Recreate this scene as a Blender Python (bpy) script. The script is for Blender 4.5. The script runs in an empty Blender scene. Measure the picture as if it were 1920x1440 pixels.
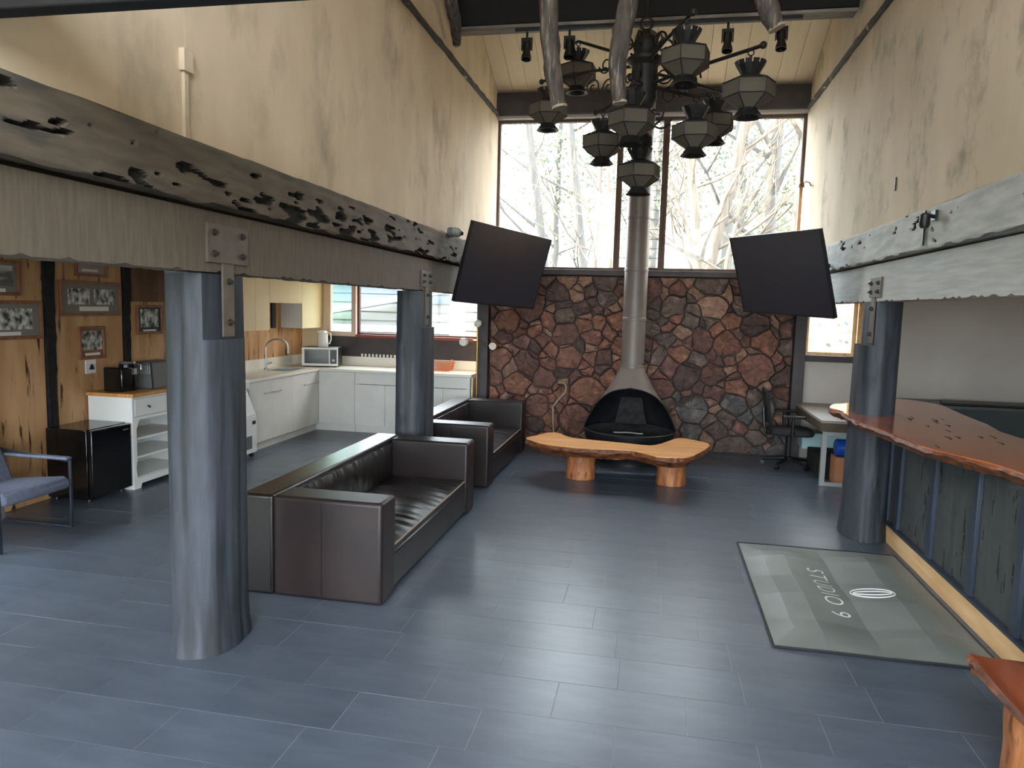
import bpy, bmesh, math, random
from mathutils import Vector, Matrix, noise
S = bpy.context.scene
COL = S.collection
# ------------------------------------------------------------------ camera
F_PX, CAM_H = 1356.0, 1.85
YAW, PIT, ROL = (math.radians(a) for a in (11.05, 6.1, 1.52))
_fw = Vector((-math.sin(YAW)*math.cos(PIT), math.cos(YAW)*math.cos(PIT), -math.sin(PIT)))
_rt = Vector((math.cos(YAW), math.sin(YAW), 0))
_dn = -_rt.cross(_fw)
_r2 = _rt*math.cos(ROL) - _dn*math.sin(ROL)
_d2 = _rt*math.sin(ROL) + _dn*math.cos(ROL)
CAMP = Vector((0, 0, CAM_H))
cd = bpy.data.cameras.new('camera'); cd.sensor_width = 36; cd.lens = F_PX/1920*36; cd.clip_start = .05; cd.clip_end = 300
cam = bpy.data.objects.new('camera', cd); COL.objects.link(cam)
m = Matrix((_r2, -_d2, -_fw)).transposed().to_4x4(); m.translation = CAMP; cam.matrix_world = m
S.camera = cam
def project(p):
    v = Vector(p)-CAMP; z = v.dot(_fw)
    if z < .1: return None
    return 960+F_PX*v.dot(_r2)/z, 720+F_PX*v.dot(_d2)/z
# ------------------------------------------------------------------ light
W = bpy.data.worlds.new('sky'); S.world = W; W.use_nodes = True
bg = W.node_tree.nodes['Background']; bg.inputs[0].default_value = (.84, .92, 1.0, 1); bg.inputs[1].default_value = 1.0
sd = bpy.data.lights.new('sun', 'SUN'); sd.energy = 2.6; sd.angle = math.radians(1.5); sd.color = (1, .80, .52)
sun = bpy.data.objects.new('sun', sd); COL.objects.link(sun)
sun.rotation_euler = Vector((.95, -.15, -.34)).to_track_quat('-Z', 'Y').to_euler()
def portal(name, cx, cy, cz, w, h, face):           # daylight sampling through window openings, some of them added
    l = bpy.data.lights.new(name, 'AREA'); l.shape = 'RECTANGLE'; l.size = w; l.size_y = h
    l.cycles.is_portal = True
    o = bpy.data.objects.new(name, l); COL.objects.link(o); o.location = (cx, cy, cz)
    o.rotation_euler = Vector(face).to_track_quat('-Z', 'Z').to_euler()
portal('daylight_nave_window', -.23, 10.05, 3.33, 3.9, 2.0, (0, -1, 0))
portal('daylight_kitchen_window', -3.73, 10.6, 1.8, 2.4, .92, (0, -1, 0))
portal('daylight_side_window', 2.19, 10.08, 1.75, .6, .9, (0, -1, 0))
portal('daylight_rear_left', -3.85, -1.5, 1.15, 2.3, 2.1, (0, 1, 0))
portal('daylight_rear_doors', -.2, -1.5, 1.2, 3.4, 2.2, (0, 1, 0))
portal('daylight_added_left', -5.5, 1.6, 1.55, 5.2, 1.3, (1, 0, 0))  # through the unseen left windows, added to brighten the aisle
portal('daylight_added_right', 3.4, -1.5, 1.5, 2.4, 1.4, (0, 1, 0))  # through the added rear right window
portal('daylight_added_gable', -.2, -1.5, 3.95, 3.4, 2.5, (0, 1, 0))  # through the added glazing high in the rear wall
S.view_settings.view_transform = 'Standard'; S.view_settings.look = 'None'
S.view_settings.gamma = 1; S.view_settings.use_curve_mapping = False
S.view_settings.exposure = 4.35
S.cycles.max_bounces = 7; S.cycles.diffuse_bounces = 5; S.cycles.glossy_bounces = 3; S.cycles.transmission_bounces = 3; S.cycles.transparent_max_bounces = 10
S.cycles.caustics_reflective = False; S.cycles.caustics_refractive = False
# ------------------------------------------------------------------ helpers
def sr(r, g, b):
    f = lambda c: (c/255/12.92 if c/255 <= .04045 else ((c/255+.055)/1.055)**2.4)
    return (f(r), f(g), f(b), 1)
MATS = {}
def mat(name, c1, c2=None, scale=6, stretch=(1, 1, 1), rough=.6, metal=0, bump=0, bdist=.01, detail=5, coat=0, lo=.35, hi=.65, spec=.5, c3=None, c3s=None, c3lo=.6, c3hi=.68, c3stretch=None, var=0, c3d=4):
    m = bpy.data.materials.new(name); m.use_nodes = True; nt = m.node_tree; N = nt.nodes; L = nt.links
    b = N['Principled BSDF']; b.inputs['Roughness'].default_value = rough; b.inputs['Metallic'].default_value = metal
    b.inputs['Coat Weight'].default_value = coat; b.inputs['Coat Roughness'].default_value = .08
    b.inputs['Specular IOR Level'].default_value = spec
    b.inputs['Base Color'].default_value = c1
    if c2 is not None or bump or c3 is not None:
        tc = N.new('ShaderNodeTexCoord'); mp = N.new('ShaderNodeMapping'); mp.inputs['Scale'].default_value = stretch
        L.new(tc.outputs['Object'], mp.inputs['Vector'])
        nz = N.new('ShaderNodeTexNoise'); nz.inputs['Scale'].default_value = scale; nz.inputs['Detail'].default_value = detail
        L.new(mp.outputs[0], nz.inputs['Vector'])
        out = None
        if c2 is not None:
            r = N.new('ShaderNodeValToRGB'); r.color_ramp.elements[0].position = lo; r.color_ramp.elements[1].position = hi
            r.color_ramp.elements[0].color = c1; r.color_ramp.elements[1].color = c2
            L.new(nz.outputs['Fac'], r.inputs[0]); out = r.outputs[0]
        if c3 is not None:
            mp2 = N.new('ShaderNodeMapping'); mp2.inputs['Scale'].default_value = c3stretch or stretch
            mp2.inputs['Location'].default_value = (3.1, 7.7, 1.3)
            L.new(tc.outputs['Object'], mp2.inputs['Vector'])
            n2 = N.new('ShaderNodeTexNoise'); n2.inputs['Scale'].default_value = c3s or scale; n2.inputs['Detail'].default_value = c3d; n2.inputs['Roughness'].default_value = .5 if c3d < 6 else .62
            L.new(mp2.outputs[0], n2.inputs['Vector'])
            mr = N.new('ShaderNodeMapRange'); mr.inputs[1].default_value = c3lo; mr.inputs[2].default_value = c3hi
            L.new(n2.outputs['Fac'], mr.inputs[0])
            mx = N.new('ShaderNodeMix'); mx.data_type = 'RGBA'
            L.new(mr.outputs[0], mx.inputs['Factor'])
            if out: L.new(out, mx.inputs['A'])
            else: mx.inputs['A'].default_value = c1
            mx.inputs['B'].default_value = c3; out = mx.outputs['Result']
        if var:
            oi = N.new('ShaderNodeObjectInfo'); mr = N.new('ShaderNodeMapRange'); mr.inputs[3].default_value = 1-var; mr.inputs[4].default_value = 1+var
            L.new(oi.outputs['Random'], mr.inputs[0])
            hs = N.new('ShaderNodeHueSaturation'); L.new(mr.outputs[0], hs.inputs['Value'])
            if out: L.new(out, hs.inputs['Color'])
            else: hs.inputs['Color'].default_value = c1
            out = hs.outputs[0]
        if out: L.new(out, b.inputs['Base Color'])
        if bump:
            bp = N.new('ShaderNodeBump'); bp.inputs['Strength'].default_value = bump; bp.inputs['Distance'].default_value = bdist
            L.new(nz.outputs['Fac'], bp.inputs['Height']); L.new(bp.outputs[0], b.inputs['Normal'])
    MATS[name] = m; return m
def glass_mat(name, col, refl=.08, rough=.02):
    m = bpy.data.materials.new(name); m.use_nodes = True; nt = m.node_tree; N = nt.nodes; L = nt.links
    N.remove(N['Principled BSDF']); t = N.new('ShaderNodeBsdfTransparent'); t.inputs[0].default_value = col
    g = N.new('ShaderNodeBsdfGlossy'); g.inputs['Roughness'].default_value = rough
    mx = N.new('ShaderNodeMixShader'); mx.inputs[0].default_value = refl
    L.new(t.outputs[0], mx.inputs[1]); L.new(g.outputs[0], mx.inputs[2]); L.new(mx.outputs[0], N['Material Output'].inputs[0])
    MATS[name] = m; return m
def frosted_mat(name, col, dcol):
    m = bpy.data.materials.new(name); m.use_nodes = True; nt = m.node_tree; N = nt.nodes; L = nt.links
    N.remove(N['Principled BSDF']); t = N.new('ShaderNodeBsdfTranslucent'); t.inputs[0].default_value = col
    g = N.new('ShaderNodeBsdfDiffuse'); g.inputs[0].default_value = dcol
    mx = N.new('ShaderNodeMixShader'); mx.inputs[0].default_value = .4
    L.new(t.outputs[0], mx.inputs[1]); L.new(g.outputs[0], mx.inputs[2]); L.new(mx.outputs[0], N['Material Output'].inputs[0])
    MATS[name] = m; return m
class MB:
    def __init__(s): s.v = []; s.f = []
    def add(s, vs, fs):
        n = len(s.v); s.v += [tuple(v) for v in vs]; s.f += [tuple(i+n for i in f) for f in fs]; return s
    def box(s, x0, x1, y0, y1, z0, z1):
        return s.add([(x0,y0,z0),(x1,y0,z0),(x1,y1,z0),(x0,y1,z0),(x0,y0,z1),(x1,y0,z1),(x1,y1,z1),(x0,y1,z1)],
                     [(0,3,2,1),(4,5,6,7),(0,1,5,4),(1,2,6,5),(2,3,7,6),(3,0,4,7)])
    def prism(s, poly, a, b, axis='z'):
        mp = {'z': lambda p, t: (p[0], p[1], t), 'y': lambda p, t: (p[0], t, p[1]), 'x': lambda p, t: (t, p[0], p[1])}[axis]
        n = len(poly); vs = [mp(p, a) for p in poly]+[mp(p, b) for p in poly]
        fs = [tuple(range(n))[::-1], tuple(range(n, 2*n))]+[(i, (i+1) % n, n+(i+1) % n, n+i) for i in range(n)]
        return s.add(vs, fs)
    def lathe(s, prof, n=24, c=(0, 0, 0), cap=True, rot=0, arc=None):
        vs = []; fs = []; k = len(prof)
        for i in range(n):
            a = rot+2*math.pi*i/n
            for r, z in prof: vs.append((c[0]+r*math.cos(a), c[1]+r*math.sin(a), c[2]+z))
        for i in range(n):
            j = (i+1) % n
            for q in range(k-1): fs.append((i*k+q, j*k+q, j*k+q+1, i*k+q+1))
        if cap:
            fs.append(tuple(i*k for i in range(n))[::-1]); fs.append(tuple(i*k+k-1 for i in range(n)))
        return s.add(vs, fs)
    def tube(s, path, rad, n=8, cap=True):
        path = [Vector(p) for p in path]; k = len(path)
        if not hasattr(rad, '__len__'): rad = [rad]*k
        t0 = (path[1]-path[0]).normalized(); u = t0.orthogonal().normalized(); vs = []; fs = []
        for i, p in enumerate(path):
            t = (path[min(i+1, k-1)]-path[max(i-1, 0)]).normalized()
            u = (u-t*u.dot(t)); u = u.normalized() if u.length > 1e-6 else t.orthogonal().normalized()
            w = t.cross(u)
            for j in range(n):
                a = 2*math.pi*j/n; vs.append(p+(u*math.cos(a)+w*math.sin(a))*rad[i])
        for i in range(k-1):
            for j in range(n):
                q = (j+1) % n; fs.append((i*n+j, i*n+q, (i+1)*n+q, (i+1)*n+j))
        if cap: fs.append(tuple(range(n))[::-1]); fs.append(tuple(range((k-1)*n, k*n)))
        return s.add(vs, fs)
    def sphere(s, c, r, n=12, m=8, sz=1):
        return s.lathe([(max(r*math.sin(math.pi*i/m), 1e-4), -r*sz*math.cos(math.pi*i/m)) for i in range(m+1)], n, c)
    def xf(s, M): s.v = [tuple(M @ Vector(v)) for v in s.v]; return s
    def mesh(s, name, ma):
        me = bpy.data.meshes.new(name); me.from_pydata(s.v, [], s.f); me.validate(); me.materials.append(ma if not isinstance(ma, str) else MATS[ma])
        bm = bmesh.new(); bm.from_mesh(me); bmesh.ops.recalc_face_normals(bm, faces=bm.faces); bm.to_mesh(me); bm.free()
        return me
    def build(s, name, ma, parent=None, bevel=0, seg=2, smooth=False, world=True):
        me = s.mesh(name, ma); o = bpy.data.objects.new(name, me); COL.objects.link(o)
        if parent:
            o.parent = parent
            if world:                                   # vertices given in world space under an unrotated parent
                q = parent; off = Vector((0, 0, 0))
                while q: off += q.location; q = q.parent
                o.location = -off
        if smooth:
            for p in me.polygons: p.use_smooth = True
            try: me.set_sharp_from_angle(angle=math.radians(40))
            except Exception: pass
        if bevel:
            b = o.modifiers.new('bevel', 'BEVEL'); b.width = bevel; b.segments = seg; b.limit_method = 'ANGLE'; b.angle_limit = math.radians(35)
            for p in me.polygons: p.use_smooth = True
            try: me.set_sharp_from_angle(angle=math.radians(40))
            except Exception: pass
        return o
def inst(me, name, parent, loc=(0, 0, 0), rot=(0, 0, 0)):
    o = bpy.data.objects.new(name, me); COL.objects.link(o); o.parent = parent; o.location = loc; o.rotation_euler = rot; return o
def tag(o, label, cat, group=None):
    o['label'] = label; o['category'] = cat
    if group: o['group'] = group
    return o
def thing(name, label, cat, loc, group=None, rz=0):
    o = bpy.data.objects.new(name, None); COL.objects.link(o); o.location = loc; o.rotation_euler = (0, 0, rz); o.empty_display_size = .1
    return tag(o, label, cat, group)
def struct(o, label=None):
    o['kind'] = 'structure'
    if label: o['label'] = label
    return o
def B(x0, x1, y0, y1, z0, z1): return MB().box(x0, x1, y0, y1, z0, z1)
# ------------------------------------------------------------------ materials
mat('cream', sr(222, 202, 176), sr(211, 190, 164), 3, (1, 1, .5), .85, c3=sr(154, 141, 120), c3s=1.9, c3stretch=(1.3, 1.3, .7), c3lo=.52, c3hi=.80, c3d=12, bump=.15)
mat('cream_stain', sr(214, 196, 172), sr(200, 183, 159), 2.5, (1, 1, .45), .9, detail=8, c3=sr(124, 115, 98), c3s=3.2, c3stretch=(1, 1.1, .75), c3lo=.53, c3hi=.78, c3d=13, bump=.3)
mat('plaster_grey', sr(196, 187, 178), sr(188, 180, 172), 2, (1, 1, 1), .9)
mat('ceiling_board', sr(242, 228, 206), sr(238, 223, 200), 4, (6, .4, 1), .8, var=.05)
mat('beam_wood', sr(104, 91, 78), sr(80, 70, 60), 5, (3, .7, 4), .75, bump=.5, bdist=.008, detail=8, c3=sr(70, 66, 60), c3s=3, c3lo=.62, c3hi=.7)
mat('beam_grey', sr(188, 188, 184), sr(160, 160, 157), 5, (3, .7, 4), .7, bump=.4, bdist=.008, detail=8)
mat('beam_grey_plain', sr(184, 184, 180), sr(164, 164, 161), 8, (3, .35, 5), .7, bump=.2, bdist=.005, detail=7)
mat('beam_sawn', sr(104, 92, 79), sr(92, 81, 70), 16, (2, 3.0, .35), .75, bump=.16, bdist=.006, detail=4)
mat('black_wood', sr(8, 8, 9), sr(14, 13, 14), 6, (.6, 4, 4), .85, bump=.3)
mat('weathered_lit_under', sr(150, 142, 138), sr(96, 90, 88), 7, (.4, 4, 1), .8)  # weathered grey with window light put into the colour
mat('post_wood', sr(60, 64, 73), sr(40, 43, 50), 7, (2.2, 2.2, .3), .62, bump=.4, bdist=.012, detail=7, c3=sr(29, 31, 36), c3s=4, c3stretch=(3, 3, .2), c3lo=.53, c3hi=.66)
mat('bracket', sr(98, 88, 77), sr(84, 76, 67), 9, rough=.55)
mat('bolt', sr(58, 50, 38), rough=.45, metal=.4)
mat('dark_trim', sr(66, 58, 60), sr(54, 48, 50), 6, (1, 1, 1), .6, bump=.1)
mat('rail_wood', sr(66, 58, 52), sr(44, 40, 38), 14, (1, .5, 1), .7, c3=sr(190, 172, 148), c3s=9, c3lo=.62, c3hi=.66, bump=.5)
mat('frame_brown', sr(92, 66, 52), sr(70, 52, 44), 7, (2, 2, .4), .55)
mat('flashing', sr(176, 166, 160), rough=.4, metal=.3)
glass_mat('window_glass', (.96, .97, .96, 1), .012)
glass_mat('green_glass', (.82, .95, .88, 1), .08)
glass_mat('louvre_glass', (.93, .95, .94, 1), .02)
mat('mortar', sr(74, 62, 57), sr(56, 47, 44), 20, rough=.95, bump=.6)
for i, (a, b) in enumerate([((126, 88, 76), (100, 68, 60)), ((112, 80, 72), (88, 64, 58)), ((138, 96, 80), (112, 76, 64)), ((106, 90, 82), (84, 70, 64)), ((98, 92, 90), (76, 72, 72)), ((142, 112, 96), (116, 88, 76)), ((92, 72, 68), (72, 56, 54))]):
    mat('stone%d' % i, sr(*a), sr(*b), 14, (1, 1, 1), .85, bump=1.0, bdist=.03, detail=9, var=.16, c3=sr(*[min(255, int(q*1.22)) for q in a]), c3s=7, c3lo=.55, c3hi=.7)
mat('tile', sr(88, 96, 109), sr(76, 84, 97), 5, (.6, 2.5, 1), .31, bump=.12, bdist=.004, detail=8, var=.07, c3=sr(68, 75, 87), c3s=1.6, c3lo=.45, c3hi=.75)
mat('grout', sr(126, 130, 137), rough=.8)
mat('pecky_wood', sr(208, 164, 118), sr(184, 136, 92), 4, (2, 2, .35), .6, bump=.25, detail=7, c3=sr(74, 40, 20), c3s=16, c3stretch=(1, 1, .16), c3lo=.60, c3hi=.68, var=.08)
mat('darker_panel', sr(104, 70, 46), sr(86, 56, 36), 5, (2, 2, .4), .6, c3=sr(50, 32, 20), c3s=6, c3lo=.68, c3hi=.74)
mat('bark_black', sr(26, 22, 20), sr(14, 13, 13), 20, rough=.9, bump=.8, bdist=.03)
mat('leather', sr(30, 23, 21), sr(21, 17, 17), 3, (1, 1, 1), .32, bump=.22, bdist=.01, detail=9, spec=.5)
mat('leather_side', sr(41, 31, 31), sr(30, 24, 24), 2.5, (1, 1, 1), .42, bump=.2, bdist=.008, detail=9, spec=.35)
mat('stitch', sr(150, 132, 116), rough=.6)
mat('tv_black', sr(44, 42, 52), rough=.30, spec=.4)
mat('tv_bezel', sr(24, 24, 27), rough=.35)
mat('iron', sr(34, 32, 33), sr(46, 43, 43), 18, rough=.55, metal=.4, bump=.3)
frosted_mat('frosted', (.66, .57, .45, 1), (.24, .22, .18, 1))
mat('fire_taupe', sr(120, 110, 103), sr(110, 100, 94), 4, rough=.42, spec=.5)
mat('fire_black', sr(22, 23, 26), sr(32, 33, 37), 8, rough=.4)
mat('ash_grey', sr(44, 42, 42), sr(26, 25, 26), 14, rough=.95, bump=.5)
mat('slab_wood', sr(226, 164, 98), sr(204, 136, 72), 4, (.35, 3, 3), .42, detail=8, bump=.12, c3=sr(120, 62, 28), c3s=3, c3stretch=(.5, 2.5, 1), c3lo=.6, c3hi=.75, coat=.15)
mat('bark_edge', sr(128, 72, 36), sr(78, 42, 24), 10, (1, 1, 2), .55, bump=.7, bdist=.03, c3=sr(52, 28, 18), c3s=8, c3lo=.55, c3hi=.7)
mat('stump', sr(186, 122, 76), sr(142, 84, 48), 9, (2, 2, .5), .55, bump=.6, bdist=.02, c3=sr(88, 50, 30), c3s=10, c3lo=.58, c3hi=.68)
mat('redwood', sr(206, 116, 66), sr(170, 86, 46), 3, (3, .45, 3), .18, detail=8, coat=.8, c3=sr(70, 28, 14), c3s=5, c3stretch=(3, .6, 2), c3lo=.58, c3hi=.7)
mat('sapwood', sr(222, 180, 118), sr(200, 146, 84), 6, (2, .5, 2), .22, coat=.7)
mat('bar_panel', sr(68, 71, 71), sr(54, 57, 59), 8, (2, 2, .25), .6, bump=.35, detail=7)
mat('bar_batten', sr(48, 56, 70), sr(39, 46, 59), 8, (2, 2, .3), .5, bump=.2)
mat('pine', sr(232, 194, 146), sr(214, 170, 120), 4, (4, .5, 4), .6, detail=7, c3=sr(130, 82, 48), c3s=5, c3lo=.68, c3hi=.72)
mat('white_lam', sr(222, 220, 214), sr(214, 212, 208), 3, rough=.4)
mat('cream_lam', sr(236, 214, 176), sr(228, 206, 168), 3, rough=.4)
mat('counter_white', sr(228, 224, 214), rough=.3)
mat('white_paint', sr(225, 226, 224), rough=.45)
mat('white_plastic', sr(232, 230, 226), rough=.35)
mat('butcher', sr(206, 152, 92), sr(184, 126, 70), 8, (4, .8, 1), .4)
mat('black_gloss', sr(10, 10, 12), rough=.14)
mat('black_plastic', sr(20, 20, 22), rough=.4)
mat('grey_plastic', sr(96, 97, 99), rough=.45)
mat('steel', sr(176, 178, 180), rough=.3, metal=.9)
mat('steel_soft', sr(166, 166, 164), rough=.45, metal=.4)
mat('mat_grey', sr(118, 123, 120), sr(108, 113, 110), 3, rough=.46, bump=.1)
mat('mat_print', sr(226, 228, 226), rough=.6)
mat('mat_edge', sr(24, 25, 28), rough=.7)
mat('frame_wood', sr(142, 92, 64), sr(120, 74, 50), 8, (2, 2, 1), .45)
mat('mount_grey', sr(126, 118, 108), rough=.8)
mat('print_bw', sr(214, 212, 200), sr(52, 52, 48), 16, (1, 1.2, 1), .6, detail=9, lo=.38, hi=.62)
mat('print_pale', sr(186, 186, 180), sr(88, 90, 88), 5, (.3, .6, 3), .6, lo=.4, hi=.6)
mat('print_mauve', sr(172, 152, 148), sr(150, 132, 130), 4, (.3, .4, 3), .6)
mat('caption', sr(226, 220, 208), rough=.7)
mat('chair_fabric', sr(98, 104, 122), sr(86, 92, 110), 30, rough=.85, bump=.2)
mat('chair_metal', sr(44, 48, 58), rough=.45, metal=.3)
mat('mesh_black', sr(24, 24, 26), sr(34, 34, 36), 60, rough=.8)
mat('desk_top', sr(150, 142, 134), rough=.45)
mat('desk_side', sr(82, 68, 54), sr(72, 60, 48), 5, (3, .4, 3), .55)
mat('blue_plastic', sr(24, 74, 168), rough=.3)
mat('teal_box', sr(156, 186, 186), rough=.6)
mat('cardboard', sr(164, 112, 76), rough=.8)
mat('gold', sr(206, 160, 88), rough=.25, metal=.9)
mat('globe_white', sr(236, 232, 222), rough=.35)
mat('orange_wire', sr(206, 122, 84), rough=.5)
mat('back_counter', sr(78, 80, 80), rough=.4)
mat('cabinet_dark', sr(52, 62, 66), rough=.6)
mat('red_sill', sr(128, 62, 50), rough=.5)
mat('pink_frame', sr(206, 180, 168), rough=.5)
mat('driftwood', sr(86, 76, 68), sr(50, 45, 41), 12, (2, 2, .5), .8, bump=.9, bdist=.02, detail=8, c3=sr(120, 108, 96), c3s=9, c3stretch=(4, 4, .4), c3lo=.58, c3hi=.66)
mat('driftwood_cut', sr(150, 136, 118), rough=.8)
mat('bark_pale', sr(108, 98, 87), sr(90, 81, 72), 6, (3, 3, .3), .9, bump=.6, bdist=.05)
mat('bark_grey', sr(86, 83, 79), sr(70, 67, 64), 6, (3, 3, .3), .9)
frosted_mat('leaf', sr(108, 113, 101), sr(98, 103, 90))
mat('hill', sr(82, 85, 76), sr(70, 73, 65), 3, rough=.9)
mat('lawn', sr(110, 112, 96), sr(98, 100, 86), 2, rough=.9)
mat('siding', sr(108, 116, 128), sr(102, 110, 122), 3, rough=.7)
mat('siding_cream', sr(118, 118, 113), rough=.7)
mat('fascia', sr(140, 144, 148), rough=.6)
mat('roofing', sr(100, 104, 110), rough=.8)
mat('pocket_dark', sr(40, 34, 30), sr(26, 23, 21), 20, rough=.95, bump=.5)  # dark colour that deepens the shallow carved pockets
mat('sun_blocker', sr(120, 128, 108), sr(96, 106, 86), 6, rough=.9)
mat('redwood_dark', sr(146, 74, 40), sr(108, 50, 26), 3, (3, .45, 3), .3, detail=8, coat=.4, c3=sr(70, 28, 14), c3s=5, c3stretch=(3, .6, 2), c3lo=.56, c3hi=.7)
# ================================================================== THE SETTING
R = random.Random(7)
XL, XR = -2.2, 1.74               # nave wall faces
RIDGE_Y, RIDGE_Z, EAVE_Z, SLOPE = 2.5, 7.75, 4.67, .422
# ---- floor: slab with single tiles laid on it
floor = struct(B(-5.5, 5.2, -1.5, 10.5, -.12, -.0012).build('floor', 'grout'))
PY, PX = .3215, .605
offs = {0: -2.627, 1: -2.515, 2: -2.20, 3: -3.125, 4: -1.34, 5: -1.49, 6: -1.70, 7: -1.47}
cells = []
for k in range(-16, 26):
    y0 = 2.4435+PY*k; o = offs.get(k, R.uniform(0, PX)); n0 = math.floor((-5.45-o)/PX)
    for j in range(n0, n0+20):
        x0 = o+PX*j
        if x0 > 5.1 or x0+PX < -5.45 or y0+PY > 10.45 or y0 < -1.3: continue
        c = project((x0+PX/2, y0+PY/2, 0)); ar = 0
        if c and -120 < c[0] < 2040 and 600 < c[1] < 1520:
            a = project((x0, y0, 0)); b_ = project((x0+PX, y0, 0)); d = project((x0, y0+PY, 0))
            if a and b_ and d: ar = abs((b_[0]-a[0])*(d[1]-a[1])-(b_[1]-a[1])*(d[0]-a[0]))
        cells.append((ar, x0, y0))
cells.sort(reverse=True)
g = .0017
tile_me = B(g, PX-g, g, PY-g, -.012, 0).mesh('tile', 'tile')
rest = MB()
for i, (ar, x0, y0) in enumerate(cells):
    if i < 290: inst(tile_me, 'tile', floor, (x0, y0, R.uniform(-.0008, .0008)))
    else: rest.box(x0+g, x0+PX-g, y0+g, y0+PY-g, -.012, 0)
rt_ = rest.build('tile_field', 'tile', floor); rt_['kind'] = 'stuff'
# ---- nave walls above the arcades, as big sheets with fine joints
def roof_z(y): return EAVE_Z+(9.8-y)*SLOPE if y > RIDGE_Y else RIDGE_Z-(RIDGE_Y-y)*.42
for side, x0, x1, cuts, mt in (('nave_left', XL-.14, XL, (-1.5, .7, 3.13, 5.93, 8.1, 9.98), 'cream'), ('nave_right', XR, XR+.14, (-1.5, 1.2, 4.0, 6.6, 8.6, 9.98), 'cream_stain')):
    core = struct(MB().prism([(-1.5, 2.32), (9.98, 2.32), (9.98, roof_z(9.98)), (RIDGE_Y, RIDGE_Z), (-1.5, roof_z(-1.5))], x0+.012 if side == 'nave_left' else x0+.008, x1-.008 if side == 'nave_left' else x1-.012, 'x').build('wall_'+side, 'dark_trim'))
    for a, b_ in zip(cuts, cuts[1:]):
        pts = [(a+.002, 2.32), (b_-.002, 2.32), (b_-.002, roof_z(b_)-.01)]
        if a < RIDGE_Y < b_: pts.append((RIDGE_Y, RIDGE_Z-.01))
        pts.append((a+.002, roof_z(a)-.01))
        xa, xb = (x1-.0079, x1) if side == 'nave_left' else (x0, x0+.0079)
        MB().prism(pts, xa, xb, 'x').build('wall_panel', mt, core)
# ---- pitched board ceiling of the nave
ceil = struct(MB().prism([(10.3, roof_z(10.3)+.03), (10.3, roof_z(10.3)+.15), (RIDGE_Y, RIDGE_Z+.16), (-1.7, roof_z(-1.7)+.15), (-1.7, roof_z(-1.7)+.03), (RIDGE_Y, RIDGE_Z+.03)], XL-.2, XR+.2, 'x').build('ceiling', 'dark_trim'))
bw = (XR-XL)/19
bm_ = MB().prism([(0, 0), (0, .03), (9.9-RIDGE_Y, .03-(9.9-RIDGE_Y)*SLOPE), (9.9-RIDGE_Y, -(9.9-RIDGE_Y)*SLOPE)], .002, bw-.002, 'x').mesh('ceiling_board', 'ceiling_board')
for i in range(19): inst(bm_, 'ceiling_board', ceil, (XL+i*bw, RIDGE_Y, RIDGE_Z-.005+R.uniform(-.002, .002)))
MB().prism([(RIDGE_Y, RIDGE_Z), (RIDGE_Y, RIDGE_Z+.03), (-1.55, roof_z(-1.55)+.03), (-1.55, roof_z(-1.55))], XL, XR, 'x').build('ceiling_slope', 'ceiling_board', ceil)
struct(B(-5.5, XL-.02, -1.5, 10.5, 2.34, 2.5).build('ceiling_left', 'cream'))
struct(B(XR+.02, 5.2, -1.5, 10.2, 2.34, 2.5).build('ceiling_right', 'plaster_grey'))
# ---- outer walls
wl = struct(MB().box(-5.55, -5.36, -1.5, -1.0, 0, 2.5).box(-5.55, -5.36, -1.0, 4.2, 0, .9).box(-5.55, -5.36, -1.0, 4.2, 2.2, 2.5).box(-5.55, -5.36, 4.2, 10.5, 0, 2.5).build('wall_left', 'bark_black'))
fr = MB()
for i in range(5): fr.box(-5.48, -5.42, -1.0+i*1.3-.025, -1.0+i*1.3+.025, .9, 2.2)
fr.box(-5.48, -5.42, -1.0, 4.2, .9, .95).box(-5.48, -5.42, -1.0, 4.2, 2.15, 2.2); fo = struct(fr.build('window_9', 'frame_brown'))  # unseen left windows, added for more daylight in the aisle
for i in range(4): B(-5.453, -5.447, -1.0+i*1.3+.025, -1.0+(i+1)*1.3-.025, .95, 2.15).build('pane', 'window_glass', fo)
struct(B(5.0, 5.2, -1.5, 10.2, 0, 2.5).build('wall_right', 'plaster_grey'))
# planks of the wood wall (child pieces), dark live-edge gaps show between them
for a, b_ in zip((-1.3, -.5, .3, 1.1, 1.9, 2.7, 3.5), (-.5, .3, 1.1, 1.9, 2.7, 3.5, 4.2)): B(-5.36, -5.346, a+.002, b_-.002, 0, .9).build('plank', 'pecky_wood', wl)
ys = [4.22, 4.6, 4.98, 5.525, 5.66, 6.07, 6.5, 6.61, 7.13, 7.9, 8.35, 8.62, 8.86, 9.1, 9.5, 10.0, 10.38]
for a, b_ in zip(ys, ys[1:]):
    if (a, b_) in ((5.525, 5.66), (6.5, 6.61)): continue
    B(-5.36, -5.345+R.uniform(-.003, .003), a+.002, b_-.002, 0, 2.34).build('plank', 'pecky_wood', wl)
B(-5.345, -5.32, 6.625, 7.13, 1.80, 2.3).build('plank', 'darker_panel', wl)  # thin panel, darker than the planks behind it
for (y0, y1, z0, wtop, wbot) in ((5.53, 5.645, 0, .125, .085), (6.515, 6.60, 0, .095, .05)):      # bark strips between the planks
    pa, pb = [], []
    for i in range(41):
        z = 2.34*i/40; w = wbot+(wtop-wbot)*min(1, max(0, (z-.8)/1.3)); c = (y0+y1)/2-.012*(1-z/2.3)
        j = .007*math.sin(i*2.7)+R.uniform(-.006, .006)
        pa.append((c-w/2+j, z)); pb.append((c+w/2+R.uniform(-.008, .008), z))
    MB().prism(pa+pb[::-1], -5.36, -5.318, 'x').build('bark_strip', 'bark_black', wl)
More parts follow.
